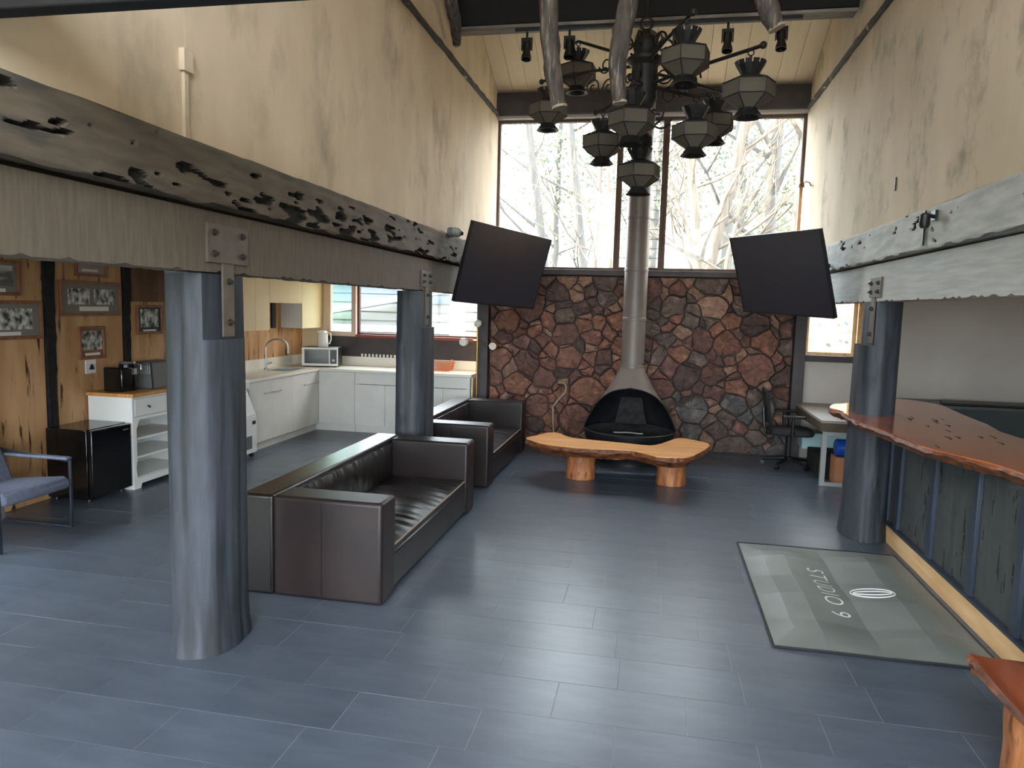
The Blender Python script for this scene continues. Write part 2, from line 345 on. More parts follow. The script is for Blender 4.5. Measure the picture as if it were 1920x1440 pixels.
# rear wall behind the viewer; gable and right windows added for more light
RY = -1.35
rear = struct(MB().box(-5.5, -5.0, RY-.15, RY, 0, 2.5).box(-2.7, -1.9, RY-.15, RY, 0, 2.5).box(-5.0, -2.7, RY-.15, RY, 0, .1).box(-5.0, -2.7, RY-.15, RY, 2.2, 2.5).box(-1.9, 1.5, RY-.15, RY, 2.3, 2.7).box(1.5, 2.2, RY-.15, RY, 0, 2.5).box(2.2, 4.6, RY-.15, RY, 0, .8).box(2.2, 4.6, RY-.15, RY, 2.2, 2.5).box(4.6, 5.2, RY-.15, RY, 0, 2.5).box(XL-.14, -1.9, RY-.15, RY, 2.5, 6.2).box(1.5, XR+.14, RY-.15, RY, 2.5, 6.2).box(-1.9, 1.5, RY-.15, RY, 5.2, 6.2).build('wall_rear', 'cream'))
for n, xa, xb, za, zt in (('window_5', -5.0, -2.7, .05, 2.2), ('door_1', -1.9, 1.5, .05, 2.3), ('window_8', -1.9, 1.5, 2.7, 5.2), ('window_10', 2.2, 4.6, .8, 2.2)):
    fr = MB(); q = 3 if n == 'window_5' else 4; st = (xb-xa)/q
    for i in range(q+1): fr.box(xa+i*st-.025, xa+i*st+.025, RY-.10, RY-.05, za, zt)
    fr.box(xa, xb, RY-.10, RY-.05, za, za+.07); fr.box(xa, xb, RY-.10, RY-.05, zt-.06, zt)
    fo = struct(fr.build(n, 'frame_brown'))
    for i in range(q): B(xa+i*st+.025, xa+(i+1)*st-.025, RY-.08, RY-.074, za+.07, zt-.06).build('pane', 'window_glass', fo)
# ---- far wall: stone below, glazing above
wb = struct(B(XL-.12, XR+.1, 9.80, 9.96, 0, 2.30).build('wall_back', 'mortar'))
def clip(poly, px, py, nx, ny):
    out = []
    for i, p in enumerate(poly):
        q = poly[(i+1) % len(poly)]; dp = (p[0]-px)*nx+(p[1]-py)*ny; dq = (q[0]-px)*nx+(q[1]-py)*ny
        if dp <= 0: out.append(p)
        if (dp < 0 < dq) or (dq < 0 < dp):
            t = dp/(dp-dq); out.append((p[0]+(q[0]-p[0])*t, p[1]+(q[1]-p[1])*t))
    return out
X0, X1, Z1 = -2.235, 1.735, 2.285
pts = []
for rad, tries in ((.30, 10), (.225, 80), (.165, 500), (.115, 2200), (.08, 4000)):
    for _ in range(tries):
        p = (R.uniform(X0+.04, X1-.04), R.uniform(.03, Z1-.03), rad)
        if all(math.hypot((p[0]-q[0])*.78, (p[1]-q[1])*1.22) > (rad+q[2])*.56 for q in pts): pts.append(p)
print('stones', len(pts)); pts = pts[:298]
for i, p in enumerate(pts):
    poly = [(X0, .005), (X1, .005), (X1, Z1), (X0, Z1)]
    for j, q in enumerate(pts):
        dx, dy = q[0]-p[0], q[1]-p[1]; d2_ = dx*dx+dy*dy
        if i == j or d2_ > 1.2: continue
        t = .5+(p[2]**2-q[2]**2)/(2*d2_)*.5                       # power diagram: big stones stay big
        poly = clip(poly, p[0]+dx*t, p[1]+dy*t, dx, dy)
        if len(poly) < 3: break
    if len(poly) < 3: continue
    def warp(x, z):
        e = min(1, (x-X0)*6, (X1-x)*6, z*6, (Z1-z)*6)
        return (x+e*(.075*noise.noise(Vector((x*3.1, z*3.1, 1.7)))+.026*noise.noise(Vector((x*11, z*11, 4.1)))), z+e*(.065*noise.noise(Vector((x*3.1, z*3.1, 8.3)))+.026*noise.noise(Vector((x*11, z*11, 6.9)))))
    cx, cz = warp(sum(v[0] for v in poly)/len(poly), sum(v[1] for v in poly)/len(poly))
    ring = []
    for a, b_ in zip(poly, poly[1:]+poly[:1]):
        for t in ((0,) if math.hypot(a[0]-b_[0], a[1]-b_[1]) < .04 else (0, .34, .67)):
            x, z = warp(a[0]+(b_[0]-a[0])*t, a[1]+(b_[1]-a[1])*t); r_ = math.hypot(x-cx, z-cz)
            if r_ < 1e-4: continue
            k = max(0, 1-(.003+R.uniform(0, .007))/r_); ring.append((cx+(x-cx)*k, cz+(z-cz)*k))
    n = len(ring); h = R.uniform(.02, .085); y_ = 9.80
    tx, tz = R.uniform(-.2, .2), R.uniform(-.2, .2)
    vs = [(x, y_, z) for x, z in ring]
    vs += [(cx+(x-cx)*.95, y_-h*.75-(x-cx)*tx-(z-cz)*tz, cz+(z-cz)*.95) for x, z in ring]
    vs += [(cx+(x-cx)*.72, y_-h-(x-cx)*tx-(z-cz)*tz+R.uniform(-.014, .014), cz+(z-cz)*.72) for x, z in ring]
    vs.append((cx, y_-h-.004, cz))
    fs = []
    for q in range(n):
        w = (q+1) % n; fs += [(q, w, n+w, n+q), (n+q, n+w, 2*n+w, 2*n+q), (2*n+q, 2*n+w, 3*n)]
    u = (cx-X0)/(X1-X0); v = cz/Z1
    if v > .8: ch = (6, 1, 3, 6, 5, 3)
    elif u > .55 and v < .35: ch = (4, 3, 4, 1, 3, 4)
    elif u < .45 and v < .75: ch = (0, 2, 0, 1, 0, 6, 2)
    else: ch = (0, 1, 3, 2, 1, 6, 1, 3)
    if p[2] < .12 and R.random() < .3: ch = (5,)
    so = MB().add(vs, fs).build('stone', 'stone%d' % R.choice(ch), wb)
# timber posts either side of the stone, sill and head
struct(B(-2.40, -2.24, 9.66, 9.82, 0, 2.34).build('trim_1', 'dark_trim', bevel=.006), 'dark grey timber post at the left edge of the stone wall')
struct(B(1.735, 1.875, 9.66, 9.86, 0, 2.34).build('trim_2', 'dark_trim', bevel=.006), 'dark grey timber post at the right edge of the stone wall')
struct(B(XL, XR, 9.72, 9.98, 2.29, 2.365).build('trim_3', 'dark_trim', bevel=.006), 'dark timber sill above the stone wall')
struct(B(XL-.03, XR+.03, 9.70, 10.0, 4.37, 4.66).build('trim_4', 'dark_trim', bevel=.006), 'dark timber head beam over the tall window')
struct(B(XL, XR, 9.74, 9.90, 4.335, 4.372).build('trim_5', 'flashing'), 'pale metal strip under the head beam')
def window(n, xa, xb, za, zb, y, mf, w=.05, d=.07, glass='window_glass', label=None):
    fr = MB().box(xa, xa+w, y-d/2, y+d/2, za, zb).box(xb-w, xb, y-d/2, y+d/2, za, zb).box(xa+w, xb-w, y-d/2, y+d/2, za, za+w).box(xa+w, xb-w, y-d/2, y+d/2, zb-w, zb)
    o = struct(fr.build('window_%d' % n, mf, bevel=.004), label)
    if glass: B(xa+w, xb-w, y-.003, y+.003, za+w, zb-w).build('pane', glass, o)
    return o
window(1, XL, -.56, 2.365, 4.335, 9.87, 'frame_brown', .035)
w2 = window(2, -.56, .035, 2.365, 4.335, 9.87, 'frame_brown', .045, glass=None)
window(3, .035, XR, 2.365, 4.335, 9.87, 'frame_brown', .04)
nl = 15; lh = (4.335-2.365-.09)/nl
for i in range(nl):                                              # jalousie blades
    z = 2.41+lh*i
    sl = MB().add([(-.515, 9.885, z), (-.01, 9.885, z), (-.01, 9.855, z+lh*.98), (-.515, 9.855, z+lh*.98), (-.515, 9.889, z), (-.01, 9.889, z), (-.01, 9.859, z+lh*.98), (-.515, 9.859, z+lh*.98)], [(0, 1, 2, 3), (7, 6, 5, 4), (0, 4, 5, 1), (2, 6, 7, 3), (1, 5, 6, 2), (0, 3, 7, 4)]).build('louvre', 'louvre_glass', w2)
    B(-.515, -.01, 9.878, 9.892, z-.003, z+.003).build('louvre_clip', 'mount_grey', w2)
# wall beside the stone on the right with its small window
struct(MB().box(XR+.1, 1.9, 9.84, 10.0, 0, 2.5).box(1.9, 2.5, 9.84, 10.0, 0, 1.335).box(1.9, 2.5, 9.84, 10.0, 2.22, 2.5).box(2.5, 5.2, 9.84, 10.0, 0, 2.5).build('wall_back_right', 'plaster_grey'))
window(4, 1.9, 2.5, 1.335, 2.22, 9.93, 'pine', .04, .1)
struct(B(1.87, 2.56, 9.76, 9.86, 1.255, 1.335).build('trim_6', 'dark_trim', bevel=.005), 'grey sill board under the small right window')
struct(B(2.5, 2.58, 9.80, 9.86, 1.30, 2.25).build('trim_7', 'pine', bevel=.004), 'pale pine casing beside the small right window')
# kitchen end wall with its window
KW = 10.36
struct(MB().box(-5.5, -4.93, KW, KW+.14, 0, 2.5).box(-2.52, XL-.1, KW, KW+.14, 0, 2.5).box(-4.93, -2.52, KW, KW+.14, 0, 1.34).box(-4.93, -2.52, KW, KW+.14, 2.26, 2.5).box(XL-.16, XL-.06, 9.9, KW+.1, 0, 2.5).build('wall_kitchen', 'cream_lam'))
struct(B(-4.95, -2.42, KW-.03, KW, 1.03, 1.335).build('trim_8', 'dark_trim'), 'dark painted strip between backsplash and kitchen window')
struct(B(-4.45, -2.62, KW-.045, KW+.01, 1.325, 1.37).build('trim_9', 'red_sill', bevel=.005), 'rust red sill of the kitchen window')
o = window(6, -4.93, -4.45, 1.34, 2.26, KW+.0, 'pink_frame', .07, .09, 'green_glass')
window(7, -4.45, -2.52, 1.36, 2.26, KW+.05, 'frame_brown', .035, .06)
struct(B(-2.56, -2.42, KW-.04, KW, 1.03, 2.34).build('trim_10', 'dark_trim'), 'dark casing right of the kitchen window')
# ---- the timber arcades
def pecky(name, mt, parent, u0, u1, z0, z1, face, depth, sgn, seed, thr, su=2.0, sv=9, nu=400, nv=22, deep=.03, ramp=None, vert=False):
    """board along Y (or upright when vert) whose visible face has carved-out worm pockets; face = X of that face, sgn = outward direction"""
    vs, fs, dep = [], [], []
    for i in range(nu+1):
        for j in range(nv+1):
            y = u0+(u1-u0)*i/nu; z = z0+(z1-z0)*j/nv
            k = noise.noise(Vector((y*su, z*sv, seed)))*.7+noise.noise(Vector((y*su*2.7, z*sv*2.4, seed+9)))*.45
            amp = ramp(y, (z-z0)/(z1-z0)) if ramp else 1
            e = min(1, max(0, (k-thr-(1-amp)*.4)/.045))*deep; dep.append(e)
            rough_ = noise.noise(Vector((y*6, z*14, seed+3)))*.003
            if 0 < j < nv: vs.append((face-sgn*(e)+sgn*rough_, y, z))
            else: vs.append((face-sgn*(.004+abs(rough_)*3), y, z+(rough_*5 if not vert else 0)))
    for i in range(nu):
        for j in range(nv):
            a = i*(nv+1)+j; fs.append((a, a+nv+1, a+nv+2, a+1))
    mb = MB().add(vs, fs); bk = face-sgn*depth
    n = len(mb.v); mb.v += [(bk, u0, z0), (bk, u1, z0), (bk, u1, z1), (bk, u0, z1)]
    bot = [i*(nv+1) for i in range(nu+1)]; top = [i*(nv+1)+nv for i in range(nu+1)]
    mb.f += [tuple(bot)+(n+1, n), tuple(top[::-1])+(n+3, n+2), (n, n+1, n+2, n+3), tuple(range(nv+1))[::-1]+(n, n+3), tuple(range(nu*(nv+1), nu*(nv+1)+nv+1))+(n+2, n+1)]
    o = mb.build(name, mt, parent)
    o.data.materials.append(MATS['pocket_dark'])
    for p in o.data.polygons:
        if len(p.vertices) == 4 and max(p.vertices) < len(dep) and sum(dep[q] for q in p.vertices) > deep*1.2: p.material_index = 1
    for p in o.data.polygons: p.use_smooth = len(p.vertices) == 4
    try: o.data.set_sharp_from_angle(angle=math.radians(50))
    except Exception: pass
    return o
def rampL(y, v): return max(0, min(1, (.80-v)*4))*max(.30, 1-abs(y-4.7)/5.5)
def rampR(y, v): return .55*max(0, min(1, (v-.25)*3))
tb = tag(pecky('timber_beam', 'beam_wood', None, -1.34, 9.70, 2.305, 2.575, -2.125, .2, 1, 4.2, .085, 3.6, 17, 1100, 34, .035, rampL), 'weathered upper beam pitted with dark worm pockets, on the kitchen side', 'beam')
tb = tag(pecky('timber_beam', 'beam_grey', None, -1.34, 9.70, 2.29, 2.55, 1.675, .2, -1, 12.7, .22, 5.5, 18, 1100, 30, .02, rampR), 'weathered upper grey beam with chipped edges, on the bar side', 'beam')
def lower_beam(xa, xb, label, ma='beam_sawn'):
    prof = MB(); n = 260; vs = []; fs = []; rr = random.Random(int(xb*100))
    for i in range(n+1):
        y = -1.34+11.04*i/n; zb = 1.982+(.012 if rr.random() < .16 else 0)+rr.uniform(-.002, .002)
        vs += [(xa, y, zb), (xb, y, zb), (xb, y, 2.282), (xa, y, 2.282)]
    for i in range(n):
        a = i*4
        for j in range(4): fs.append((a+j, a+(j+1) % 4, a+4+(j+1) % 4, a+4+j))
    fs += [(0, 1, 2, 3), (n*4+3, n*4+2, n*4+1, n*4)]
    return tag(prof.add(vs, fs).build('timber_beam', ma), label, 'beam')
lower_beam(-2.40, -2.19, 'sawn lower beam resting on the log posts, on the kitchen side')
lower_beam(1.735, 1.93, 'sawn lower grey beam resting on the log post, on the bar side', 'beam_grey_plain').location.z = -.012
def log_post(loc, rx, ry, label, seed, cut_z, cut_sgn, knot=None, xc=None):
    """rounded split-log post; its nave side is notched above cut_z to take the bracket"""
    t = thing('log_post', label, 'post', loc)
    rr = random.Random(seed); n = 72; rows = 44; H = 1.975; vs = []; fs = []
    ph = [rr.uniform(0, 6.3) for _ in range(8)]
    for i in range(rows+1):
        z = H*i/rows; zz = z
        flare = 1+.08*max(0, (.25-z)/.25)**2-.05*z/H
        for j in range(n):
            a = 2*math.pi*j/n
            ca, sa = math.cos(a), math.sin(a)
            e = 2.6; k = (abs(ca)**e+abs(sa)**e)**(-1/e)
            lump = 1+.025*math.sin(3*a+ph[0]+z*.6)+.018*math.sin(5*a+ph[1]-z*.9)+.010*math.sin(11*a+ph[2]+z*1.3)-.016*max(0, math.sin(7*a+ph[4]+z*.35))**6-.012*max(0, math.sin(9*a+ph[5]-z*.3))**8+.02*math.sin(2*a+ph[3]+z*1.7)
            if knot:
                for (ka, kz, kr) in knot:
                    da = (a-ka+math.pi) % (2*math.pi)-math.pi
                    dd = ((da*rx)**2+((z-kz)*.6)**2)/(kr*kr); lump += .10*math.exp(-dd*2)-.12*math.exp(-dd*14)
            x = rx*k*ca*flare*lump; y = ry*k*sa*flare*lump
            vs.append((x, y, zz))
    for i in range(rows):
        for j in range(n):
            q = (j+1) % n; fs.append((i*n+j, i*n+q, (i+1)*n+q, (i+1)*n+j))
    fs += [tuple(range(n))[::-1], tuple(range(rows*n, rows*n+n))]
    o = MB().add(vs, fs).build('trunk', 'post_wood', t, world=False, smooth=True)
    xc = xc or rx*.60
    cutter = (B(xc, 1, -1, 1, cut_z, 3) if cut_sgn > 0 else B(-1, -xc, -1, 1, cut_z, 3)).build('c', 'post_wood')
    bo = o.modifiers.new('b', 'BOOLEAN'); bo.object = cutter; bo.operation = 'DIFFERENCE'; bo.solver = 'EXACT'
    dg = bpy.context.evaluated_depsgraph_get(); cutter.location = t.location; bpy.context.view_layer.update(); dg.update()
    me = bpy.data.meshes.new_from_object(o.evaluated_get(dg)); o.modifiers.clear(); o.data = me
    bpy.data.objects.remove(cutter)
    return t
def bracket(loc, sgn, label, w=.36, zt=(2.03, 2.225), strap=(1.655, 2.03), off=0):
    t = thing('steel_bracket', label, 'bracket', loc)
    MB().box(0, .014*sgn, -w/2, w/2, zt[0], zt[1]).build('gusset_plate', 'bracket', t, bevel=.002, world=False)
    MB().box(0, .012*sgn, off-.05, off+.05, strap[0], strap[1]).build('strap', 'bracket', t, bevel=.002, world=False)
    bo = MB().lathe([(.017, 0), (.017, .012), (.009, .012), (.009, .026)], 6).xf(Matrix.Rotation(math.pi/2*sgn, 4, 'Y')).mesh('bolt', 'bolt')
    for y in (-w/2+.055, w/2-.055):
        for z in (zt[0]+.045, zt[1]-.045): inst(bo, 'bolt', t, (.014*sgn, y, z))
    for z in (strap[0]+.075, strap[1]-.09): inst(bo, 'bolt', t, (.012*sgn, off, z))
    return t
log_post((-2.295, 3.41, 0), .155, .225, 'thick blue-grey log post nearest the camera, between armchair and first sofa', 3, 1.645, 1, [(3.7, .5, .05), (2.6, .62, .04)])
log_post((-2.285, 6.74, 0), .16, .26, 'blue-grey log post with a long knot standing between the two leather sofas', 8, 1.63, 1, [(4.55, .85, .07), (4.3, 1.4, .05)])
log_post((1.80, 6.46, 0), .165, .22, 'knotted grey log post rising through the end of the redwood bar', 21, 1.615, -1, [(4.3, 1.42, .06), (3.6, .55, .07), (4.7, .5, .05)], .062)
bracket((-2.19, 3.425, 0), 1, 'bolted steel bracket plate joining beam to the nearest log post')
bracket((-2.19, 6.73, 0), 1, 'small bolted steel bracket on the post between the sofas', .30, (2.02, 2.17), off=.03)
bracket((1.735, 6.33, 0), -1, 'bolted steel bracket on the log post at the bar', .30, (2.0, 2.16), (1.63, 2.0), off=.04)
# rails along the nave walls
for i, (x, s_) in enumerate(((XL, 1), (XR, -1))):
    p = []; rr = random.Random(5+i)
    for k in range(60): p.append((x+s_*.012, 2.6+7.1*k/59, 4.385+rr.uniform(-.004, .004)))
    struct(MB().tube(p, [.03+rr.uniform(-.004, .004) for _ in p], 8).build('trim_%d' % (11+i), 'rail_wood'), 'bark-edged wooden rail along the %s upper wall' % ('left', 'right')[i])
# cross beams
xb_ = thing('cross_beam', 'massive black cross beam above the chandelier carrying the spotlight track', 'beam', (0, 7.5, 4.6))
B(XL+.05, XR-.04, 7.42, 7.60, 4.665, 5.10).build('timber', 'black_wood', xb_, bevel=.01)
B(XL+.06, XR-.05, 7.425, 7.60, 4.63, 4.664).build('weathered_lit_underside', 'weathered_lit_under', xb_, bevel=.008)  # paler piece stands for the underside lit by the window
tag(B(XL+.001, XR-.001, 1.93, 2.0, 2.697, 3.05).build('cross_beam', 'black_wood', bevel=.006), 'dark cross beam passing overhead near the camera, just in frame at the top left', 'beam')
tag(B(XL+.02, XR-.02, 4.93, 5.09, 4.28, 4.5).build('cross_beam', 'black_wood', bevel=.01), 'dark cross beam from which the grey branches hang', 'beam')
def branch(pts, rad, label, n=14, cut=True):
    # Catmull-Rom through pts, lumpy bark
    P = [Vector(p) for p in pts]; path = []; rr = []
    for i in range(len(P)-1):
        a = P[max(i-1, 0)]; b_ = P[i]; c = P[i+1]; d = P[min(i+2, len(P)-1)]
        for k in range(8):
            t = k/8; path.append(.5*((2*b_)+(-a+c)*t+(2*a-5*b_+4*c-d)*t*t+(-a+3*b_-3*c+d)*t**3)); rr.append((rad[i]+(rad[i+1]-rad[i])*t))
    path.append(P[-1]); rr.append(rad[-1])
    t = thing('branch', label, 'branch', path[0])
    mb = MB().tube(path, rr, n)
    mb.v = [tuple(Vector(v)+Vector((noise.noise(Vector(v)*14), noise.noise(Vector(v)*14+Vector((5, 0, 0))), 0))*.012) for v in mb.v]
    mb.build('bark', 'driftwood', t, smooth=True)
    e = (path[-1]-path[-2]).normalized()
    MB().tube([path[-1]-e*.012, path[-1]+e*.004], rr[-1]*1.06, n).build('cut_end', 'driftwood_cut', t)
branch([(-.84, 5, 4.3), (-.80, 5, 3.89), (-.765, 5, 3.5), (-.70, 5, 3.19)], (.066, .064, .06, .05), 'grey bark branch hanging in front of the leftmost lanterns')
branch([(-.235, 5, 4.3), (-.268, 5, 3.86), (-.325, 5, 3.5), (-.30, 5, 3.21)], (.07, .066, .062, .046), 'grey bark branch hanging in front of the middle of the chandelier')
branch([(.45, 5, 4.3), (.58, 5, 3.83), (.665, 5, 3.64)], (.08, .07, .05), 'short grey branch end hanging near the rightmost spotlight')
branch([(-1.98, 6.9, 5.3), (-2.06, 6.98, 4.82), (-2.06, 7.15, 4.62), (-2.10, 7.36, 4.47)], (.075, .065, .06, .04), 'dark curved branch braced against the rail of the left upper wall')
# ================================================================== FURNITURE
def grid_pad(x0, x1, y0, y1, f, nx, ny, zb):
    """closed pad whose top is z=f(x,y)"""
    vs = []; fs = []
    for i in range(nx+1):
        for j in range(ny+1):
            x = x0+(x1-x0)*i/nx; y = y0+(y1-y0)*j/ny; vs.append((x, y, f(x, y, i/nx, j/ny)))
    for i in range(nx):
        for j in range(ny): a = i*(ny+1)+j; fs.append((a, a+ny+1, a+ny+2, a+1))
    n = len(vs); edge = [i*(ny+1) for i in range(nx+1)]+[nx*(ny+1)+j for j in range(1, ny+1)]+[i*(ny+1)+ny for i in range(nx-1, -1, -1)]+[j for j in range(ny-1, 0, -1)]
    for e in edge: vs.append((vs[e][0], vs[e][1], zb))
    m_ = len(edge)
    for k in range(m_): q = (k+1) % m_; fs.append((edge[k], edge[q], n+q, n+k))
    fs.append(tuple(range(n, n+m_)))
    return MB().add(vs, fs)
def sofa(loc, Ls, label, seed):
    t = thing('leather_sofa', label, 'sofa', loc, 'dark leather sofas along the posts')
    D, H, A, Bk, SH = .94, .645, .245, .25, .30
    MB().box(-D+.03, -.015, A, Ls-A, .02, SH-.035).build('base', 'leather', t, bevel=.02, world=False)
    for k, (ya, yb) in enumerate(((0, A), (Ls-A, Ls))):
        ar = MB().box(-D+Bk-.0315, 0, ya, yb, 0, H-.001).build('armrest', 'leather_side', t, bevel=.024, seg=4, world=False)
        yo = ya-.001 if k == 0 else yb+.001
        for yy in ((ya+.004, yb-.004)):                            # piping around both side faces
            MB().tube([(-D+Bk+.0, yy, .03), (-D+Bk+.0, yy, H-.05), (-D+Bk+.03, yy, H-.028), (-.05, yy, H-.028), (-.028, yy, H-.05), (-.028, yy, .03)], .004, 6).build('piping', 'stitch', ar, world=False)
        MB().tube([(-D*.42, yo, H-.03), (-D*.42, yo, .02)], .0035, 6).build('seam', 'leather', ar, world=False)
    bk = MB().box(-D, -D+Bk-.03, .0, Ls, 0, H).build('backrest', 'leather', t, bevel=.02, seg=4, world=False)
    rr = seed*3.3
    def wr(x, y, u, v):
        w = noise.noise(Vector((x*2.2+rr, y*15, rr)))*.008+noise.noise(Vector((x*5, y*26, rr+4)))*.004
        edge = min(u, 1-u, 1)*2
        return SH+.012+.035*(1-abs(2*u-1)**3)*(1-abs(2*v-1)**6)+w*min(1, edge*6)
    sc = grid_pad(-D+Bk-.02, -.02, A+.004, Ls-A-.004, wr, 26, 130, SH-.035).build('seat_cushion', 'leather', t, world=False, smooth=True)
    MB().tube([(-.02, A+.02, SH+.006), (-.02, Ls-A-.02, SH+.006)], .007, 6).build('piping', 'stitch', sc, world=False)
    def bw_(x, y, u, v):
        w = noise.noise(Vector((y*15, x*2.5, rr+8)))*.008+noise.noise(Vector((y*28, x*5, rr+2)))*.004
        return .045+.03*(1-abs(2*u-1)**3)*(1-abs(2*v-1)**8)+w
    pad = grid_pad(SH-.02, H-.035, A+.004, Ls-A-.004, bw_, 16, 130, 0)
    pad.v = [(-D+Bk-.055+z, y, x) for x, y, z in pad.v]
    pad.build('back_cushion', 'leather', t, world=False, smooth=True)
    MB().tube([(-D+Bk-.04, A, H-.012), (-D+Bk-.04, Ls-A, H-.012)], .006, 6).build('piping', 'leather', bk, world=False)
    return t
sofa((-1.565, 4.03, 0), 2.29, 'dark brown leather sofa nearest the camera, behind the thick log post', 1)
sofa((-1.60, 7.05, 0), 2.16, 'dark brown leather sofa by the stone wall, behind the nearer sofa', 2)
# ---- live-edge bench before the fireplace
def slab(outline, zt, th, name_top, mt, me_, parent, seed, sub=3, undercut=.06):
    """live-edge slab: flat top, irregular bark edge that tucks in underneath"""
    rr = random.Random(seed); pts = []
    N_ = len(outline); Q = [Vector(q) for q in outline]
    for i in range(N_):                                               # smooth closed curve through the outline
        a, b_, c, d = Q[i-1], Q[i], Q[(i+1) % N_], Q[(i+2) % N_]
        for k in range(sub):
            t = k/sub; q = .5*((2*b_)+(c-a)*t+(2*a-5*b_+4*c-d)*t*t+(3*b_-a-3*c+d)*t**3); pts.append((q.x+rr.uniform(-.004, .004), q.y+rr.uniform(-.004, .004)))
    cx = sum(p[0] for p in pts)/len(pts); cy = sum(p[1] for p in pts)/len(pts)
    n = len(pts)
    # inward normal offset
    def ins(d):
        out = []
        for i in range(n):
            a = Vector(pts[i-1]); c = Vector(pts[(i+1) % n]); t = (c-a); t = Vector((-t.y, t.x)).normalized() if t.length else Vector((0, 0))
            out.append((pts[i][0]+t.x*d, pts[i][1]+t.y*d))
        return out
    area = sum(pts[i-1][0]*pts[i][1]-pts[i][0]*pts[i-1][1] for i in range(n)); s_ = 1 if area > 0 else -1
    top = MB().prism(pts, zt-.008, zt).build(name_top, mt, parent)
    r1 = ins(s_*-.012); r2_ = ins(s_*undercut)
    vs = [(x, y, zt-.0085) for x, y in pts]+[(x, y, zt-th*.4+rr.uniform(-.01, .01)) for x, y in r1]+[(x, y, zt-th+rr.uniform(-.008, .008)) for x, y in r2_]
    fs = []
    for i in range(n):
        j = (i+1) % n; fs += [(i, j, n+j, n+i), (n+i, n+j, 2*n+j, 2*n+i)]
    fs += [tuple(range(n)), tuple(range(2*n, 3*n))]
    MB().add(vs, fs).build('live_edge', me_, parent)
def stump(cx, cy, r, h, parent, seed, mt='stump', name='stump_leg'):
    rr = random.Random(seed); p = [(r*1.0, 0), (r*1.01, h*.15), (r*.97, h*.5), (r*1.02, h*.85), (r, h)]
    mb = MB().lathe(p, 26, (cx, cy, 0))
    mb.v = [(cx+(x-cx)*(1+.05*noise.noise(Vector((x*9, y*9, z*3+seed)))), cy+(y-cy)*(1+.05*noise.noise(Vector((x*9+4, y*9, z*3+seed)))), z) for x, y, z in mb.v]
    mb.build(name, mt, parent, smooth=True)
t = thing('live_edge_bench', 'live-edge orange wood bench on two stumps in front of the cone fireplace', 'bench', (-.35, 7.8, 0))
OUT = [(-1.347, 7.822), (-1.257, 8.03), (-1.165, 8.25), (-1.048, 8.26), (-.891, 8.03), (-.659, 7.95), (-.287, 7.88), (-.01, 7.82), (.108, 7.95), (.22, 8.19), (.324, 8.40), (.447, 8.36), (.629, 8.17), (.623, 7.95), (.537, 7.68), (.409, 7.35), (.267, 7.26), (.072, 7.25), (-.152, 7.46), (-.378, 7.47), (-.605, 7.43), (-.904, 7.47), (-1.114, 7.53), (-1.277, 7.70)]
slab(OUT, .405, .115, 'slab_top', 'slab_wood', 'bark_edge', t, 4, 5)
stump(-.735, 7.84, .16, .30, t, 3); stump(.24, 7.84, .155, .30, t, 9)
# ---- cone fireplace
CX, CY = -.255, 8.98
t = thing('cone_fireplace', 'taupe metal cone fireplace with black hearth and a tall flue', 'fireplace', (CX, CY, 0))
prof = [(.145, 1.145), (.19, 1.05), (.27, .90), (.36, .77), (.44, .645), (.51, .515), (.555, .42), (.562, .38)]
n = 96; vs = []; fs = []; k = 0
dcut = .25
def cone_r(z):
    for (r0, z0), (r1, z1) in zip(prof, prof[1:]):
        if z1 <= z <= z0: return r0+(r1-r0)*(z0-z)/(z0-z1)
    return prof[-1][0]
rowsz = [1.145-(1.145-.38)*i/40 for i in range(41)]
ZT = .915
def dz_(z): return .262*((z-.38)/(ZT-.38))**2.4                      # the mouth is cut by a plane leaning back towards the axis
def skin(off, nm, ma, flip):
    vs = []; fs = []
    for z in rowsz:
        r = cone_r(z)-off; lim = math.pi
        if z < ZT and r > dz_(max(z, .38)): lim = math.pi-math.acos(min(1, dz_(max(z, .38))/r))
        for j in range(n+1):
            a = math.pi/2-lim+2*lim*j/n; vs.append((CX+r*math.cos(a), CY+r*math.sin(a), z))
    m_ = n+1
    for i in range(len(rowsz)-1):
        for j in range(n): a = i*m_+j; fs.append((a, a+1, a+m_+1, a+m_))
    return MB().add(vs, fs).build(nm, ma, t, smooth=True)
hood = skin(0, 'cone_hood', 'fire_taupe', 0); skin(.007, 'inner_liner', 'fire_black', 1)
rim = []
for z in rowsz[::-1]:
    r = cone_r(z)
    if z < ZT and r > dz_(z): rim.append(((r*r-dz_(z)**2)**.5, dz_(z), z))
path = [(CX-x, CY-d-.002, z) for x, d, z in rim]+[(CX, CY-cone_r(ZT)-.002, ZT+.004)]+[(CX+x, CY-d-.002, z) for x, d, z in rim[::-1]]
MB().tube(path, .008, 6).build('opening_rim', 'fire_black', hood)
MB().lathe([(.545, .385), (.555, .375), (.55, .30), (.50, .18), (.42, .09), (.40, .02), (.40, 0), (.02, 0)], 64, (CX, CY, 0), cap=False).build('hearth_bowl', 'fire_black', t, smooth=True)
MB().lathe([(.54, .37), (.45, .29), (.01, .27)], 48, (CX, CY, 0), cap=False).build('ash_bed', 'ash_grey', t)
MB().lathe([(.50, .385), (.40, .60), (.28, .80), (.14, 1.05)], 48, (CX, CY+.02, 0), cap=False).build('inner_liner', 'fire_black', t, smooth=True) if False else None
pl = [(-.20, .40), (.20, .40), (.13, .74), (-.13, .74)]
MB().prism([(CX+x, z) for x, z in pl], CY+.30, CY+.315, 'y').build('fire_screen', 'ash_grey', t)
MB().tube([(CX-.17+.34*i/8, CY-.43+.02*math.cos(i-4), .405) for i in range(9)], .008, 6).build('grate_bar', 'steel_soft', t)
